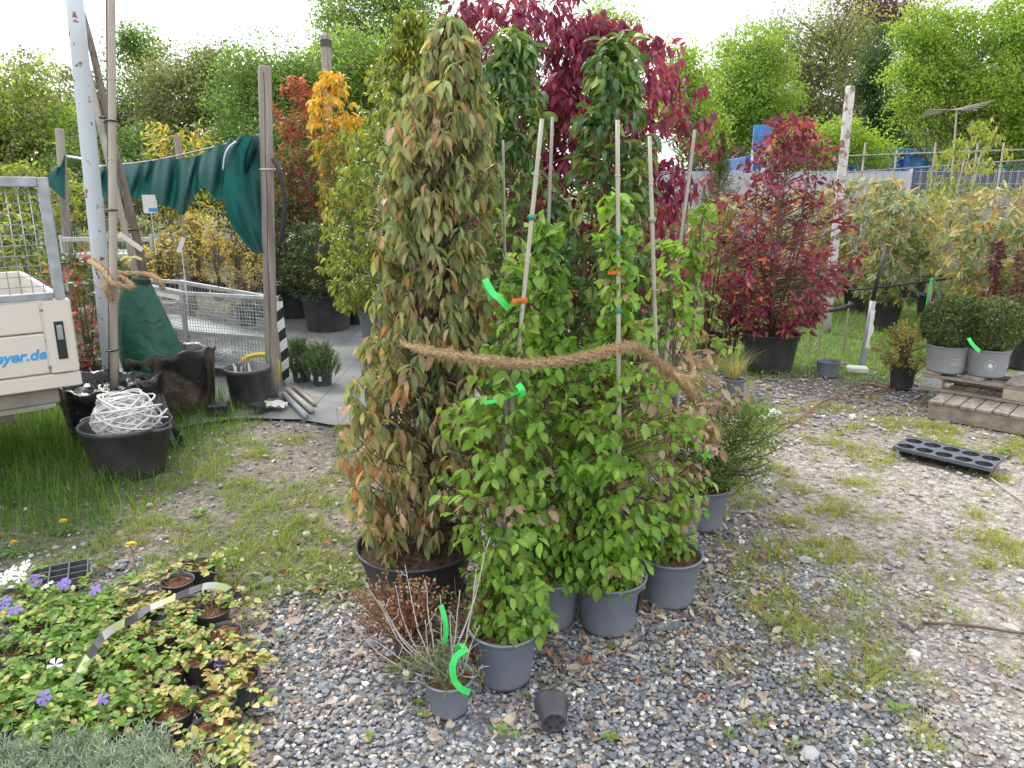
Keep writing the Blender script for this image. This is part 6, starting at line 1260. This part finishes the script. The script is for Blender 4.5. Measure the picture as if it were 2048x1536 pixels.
shrub('azalea', 'low azalea with yellowing leaves in a black pot beside the pallets', foot(1812, 782, .085), .16, .55, ell(.36, .22, .24), 230, 6, rhomb(.03, .014), [(.22, .19, .06), (.16, .18, .06), (.3, .24, .07), (.1, .13, .04), (.3, .16, .07)], [1.5, 1.5, 1, 1, .7], (.1, .085, .2, 'black_pot', 'soil', .006), 0, 110, .8, .05, .008, stems=7, up=.6, cat='potted plant')
def standpipe():
    b = G(1722, 742); t = At(1746, 602, b[1]+.05); e = At(1775, 492, b[1]+.12); root = empty('standpipe', (b[0], b[1], 0), 'grey standpipe with black hose and red tip leaning on the grass', 'pipe')
    MB().tube([b-[0, 0, .03], (b+t)/2, t], .026, 10).build('pipe', M['pipe_grey'], root, True, True); MB().tube([t-(e-t)*.05, (t+e)/2+[-.01, 0, 0], e], .018, 9).build('hose', M['hose'], root, True, True); MB().tube([e, e+(e-t)*.03], .021, 9).build('tip', M['orange_tie'], root, True, True)
    r = np.random.RandomState(2); mb = MB(); c = At(1738, 640, b[1]-.0); P = np.zeros((10, 4, 3))
    for i in range(10):
        for j in range(4): q = t+(b-t)*(.12+.06*i); P[i, j] = q+[-.014+.013*j+.006*r.normal(), -.03-.01*r.uniform(), 0]
    mb.grid(P).build('peeling_film', M['white'], root, True, True)
standpipe()
q = small_pot('grey_cup', 1662, 757, .1, .085, .14, 'empty grey pot standing in the grass beside the wide pot', 'grey_pot')
c = G(1718, 748); MB().box((c[0], c[1]+.05, .03), (.18, .1, .06), rotz(-.3), .012).single('white_box', M['white'], (c[0], c[1]+.05, 0), 'small white carton lying in the grass by the standpipe', 'box')
for i, (pts, Y, r, lb, mt) in enumerate(((((1570, 582), (1700, 580), (1820, 567), (1950, 552), (2060, 552)), 8.2, .012, 'black irrigation pipe running behind the rhododendron', 'hose'), (((1560, 558), (1750, 556), (1900, 551), (2060, 549)), 9.4, .014, 'thin black pipe running along the fence side', 'hose'), (((1640, 624), (1680, 617), (1705, 608)), 7.4, .022, 'short thick black hose piece on the grass', 'hose'))):
    P = smooth_path([At(x, y, Y) for x, y in pts], 24); root = empty('irrigation_pipe', (P[len(P)//2][0], Y, 0), lb, 'pipe'); MB().tube(P, r, 7).build('pipe', M[mt], root, True, True)
    for k in (3, 20): p = P[k]; MB().bar((p[0], p[1]+r+.008, -.02), (p[0], p[1]+r+.008, p[2]+.03), .014).build('peg', M['wood'], root, False, True)
def green_strut():
    t, b = At(1862, 562, 7.1), G(1850, 700); root = empty('steel_peg', (b[0], b[1], 0), 'steel peg with green cord and black print beside the box ball', 'peg'); MB().bar(b-[0, 0, .02], At(1863, 562, b[1]), .03, .012).build('bar', M['zinc'], root, False, True)
    tt = At(1863, 562, b[1]); MB().box(tt*.72+b*.28+[.0, -.012, 0], (.02, .004, .16)).build('print', M['black'], root, False, True); MB().tube(smooth_path([tt+[-.03, -.02, -.3], tt+[-.02, -.02, 0], tt+[.02, -.02, .0], tt+[.1, -.02, -.18]], 14), .006, 5).build('cord', M['green_tag'], root, True, True)
green_strut()
c = G(1520, 838, .02); d = G(1558, 826, .02); MB().tube([c, (c+d)/2, d], .02, 10).single('white_tube', M['white'], ((c+d)/2)*[1, 1, 0], 'short white plastic tube lying on the gravel', 'tube', smooth=True)
c = G(1543, 832); MB().lathe([(.02, 0), (.034, .012), (.035, .035), (.02, .055), (.002, .06)], 14, c).single('white_knob', M['white'], c, 'round white plastic cap beside the white tube', 'ball', smooth=True)  # cap of the white bottle, shaped as a round knob
r = np.random.RandomState(90)
for i, (pts, lb) in enumerate((((( 1600, 836), (1640, 806), (1680, 790)), 'reddish bent branch lying on the gravel'), (((1560, 850), (1600, 838), (1655, 800), (1700, 800)), 'long reddish branch beside the white tube'), (((1690, 776), (1740, 768), (1780, 780)), 'curved reddish branch below the standpipe'), (((1700, 790), (1750, 786), (1790, 776), (1740, 762)), 'looped reddish branch beside the azalea'), (((1480, 872), (1520, 850), (1560, 848)), 'thin reddish branch near the tied clump'))):
    P = smooth_path([G(x, y, .014+.01*(k % 2)) for k, (x, y) in enumerate(pts)], 12); b = P[6].copy(); b[2] = 0; MB().tube(P, np.linspace(.007, .004, 12), 6).single('fallen_branch', M['redtwig'], b, lb, 'branch', smooth=True)
for i, (pts, lb, mt) in enumerate((((( 1845, 1246), (1930, 1250), (2010, 1262), (2060, 1268)), 'long dry twig lying on the sandy ground', 'twig'), (((1980, 955), (2020, 985), (2060, 1010)), 'pale dry reed stalk lying behind the sand', 'bamboo'), (((1795, 1243), (1830, 1262)), 'flat sliver of bark beside the dry twig', 'bark'))):
    P = smooth_path([G(x, y, .008) for x, y in pts], 10); b = P[5].copy(); b[2] = 0; MB().tube(P, .006, 5).single('dry_stick', M[mt], b, lb, 'stick', smooth=True)
for i, (px, py, s, lb) in enumerate(((1410, 1410, .02, 'orange clay shard lying on the open gravel'), (1500, 1218, .014, 'small orange clay chip near the hornbeam pot'), (1280, 1360, .012, 'brown clay chip in the gravel'), (1090, 1310, .016, 'reddish dead leaf shaped shard beside the front pots'))):
    c = G(px, py); V, F, _ = leaf_shape(s*2.2, s*1.1, 4, 1.2, .6); V = V@rotz(i*1.3).T; mb = MB().add(np.concatenate([V, V-[0, 0, .005]])+c+[0, 0, .02], [tuple(f) for f in F]+[tuple(f+len(V))[::-1] for f in F]); mb.single('clay_shard', M['clay'], c, lb, 'shard', smooth=True)
def weed(px, py, sz, label, seed, n=7, group='seedling weeds in the gravel'):
    c = G(px, py); r = np.random.RandomState(seed); root = empty('weed', (c[0], c[1], 0), label, 'weed', group); a = np.arange(n)*2.4; d = np.stack([np.cos(a), np.sin(a), r.uniform(.2, .9, n)], 1); t = np.zeros((n, 3)); t[:, 2] = .004+r.uniform(0, .01, n)
    put_leaves(r, root, [leaf_shape(sz, sz*.42, 4, .7, .2, .6), leaf_shape(sz*.8, sz*.5, 4, .5, .2, .55)], [(.12, .21, .04), (.16, .26, .05), (.2, .25, .06)], pick(r, [1, 1, 1], n), t, orient(d, np.tile([0, 0, 1.], (n, 1))), r.uniform(.6, 1.1, n), n, M['leaf'])
for i, (x, y, s) in enumerate(((740, 1480, .03), (1000, 1465, .035), (1030, 1475, .03), (835, 1410, .03), (845, 1435, .03), (1055, 1395, .025), (1225, 1300, .03), (1455, 1475, .03), (1790, 1425, .05), (1220, 1480, .035), (790, 1340, .05), (560, 1275, .03), (1735, 1490, .03), (1330, 1350, .025))):
    weed(x, y, s, 'small green seedling weed growing in the gravel', i)
for i, (x, y, s, n) in enumerate(((400, 1030, .06, 12), (1685, 868, .05, 10), (2010, 905, .07, 12), (1960, 830, .05, 9))): weed(x, y, s, ['leafy weed in the grass beyond the dandelions', 'leafy weed near the ten cell tray', 'broad leafy weed beside the end of the ten cell tray', 'leafy weed at the foot of the wooden deck'][i], 50+i, n, None)
def tuft(px, py, h, n, label, pal, seed, pot=None):
    r = np.random.RandomState(seed); c = G(px, py); root = empty('grass_plant', (c[0], c[1], 0), label, 'grass plant')
    if pot: add_pot(root, *pot, M['grey_pot'], M['soil'], .85, .008, seed)
    z = pot[2]*.85 if pot else 0; mb = []; V = []; F = []; C = []
    for k in range(n):
        a = r.uniform(0, 6.28); o = np.array([math.cos(a), math.sin(a), 0]); s = np.array([-o[1], o[0], 0])*.002; l = h*r.uniform(.6, 1.2); le = r.uniform(.2, 1.1); b = o*r.uniform(0, .04)+[0, 0, z]; i = len(V)
        V += [b-s, b+s, b+o*l*le*.4+[0, 0, l*.6]-s*.8, b+o*l*le*.4+[0, 0, l*.6]+s*.8, b+o*l*le+[0, 0, l*.8]]; F += [(i, i+1, i+3), (i, i+3, i+2), (i+2, i+3, i+4)]; C += [np.array(pal[r.randint(len(pal))])]*5
    o = link('blades', big_mesh('blades', np.array(V), [np.array(F)], np.array(C), True), M['grass'], root); o['kind'] = 'stuff'
tuft(1465, 790, .3, 160, 'dry straw coloured grass in a grey pot behind the tied clump', [(.4, .33, .17), (.3, .27, .12), (.2, .22, .07)], 1, (.09, .075, .14)); tuft(1430, 745, .22, 120, 'green and straw grass clump below the dull rhododendron', [(.2, .25, .07), (.35, .3, .15), (.15, .2, .05)], 2); tuft(1385, 735, .2, 90, 'blue grey grass clump beside the straw grass', [(.16, .2, .17), (.2, .24, .2)], 3)
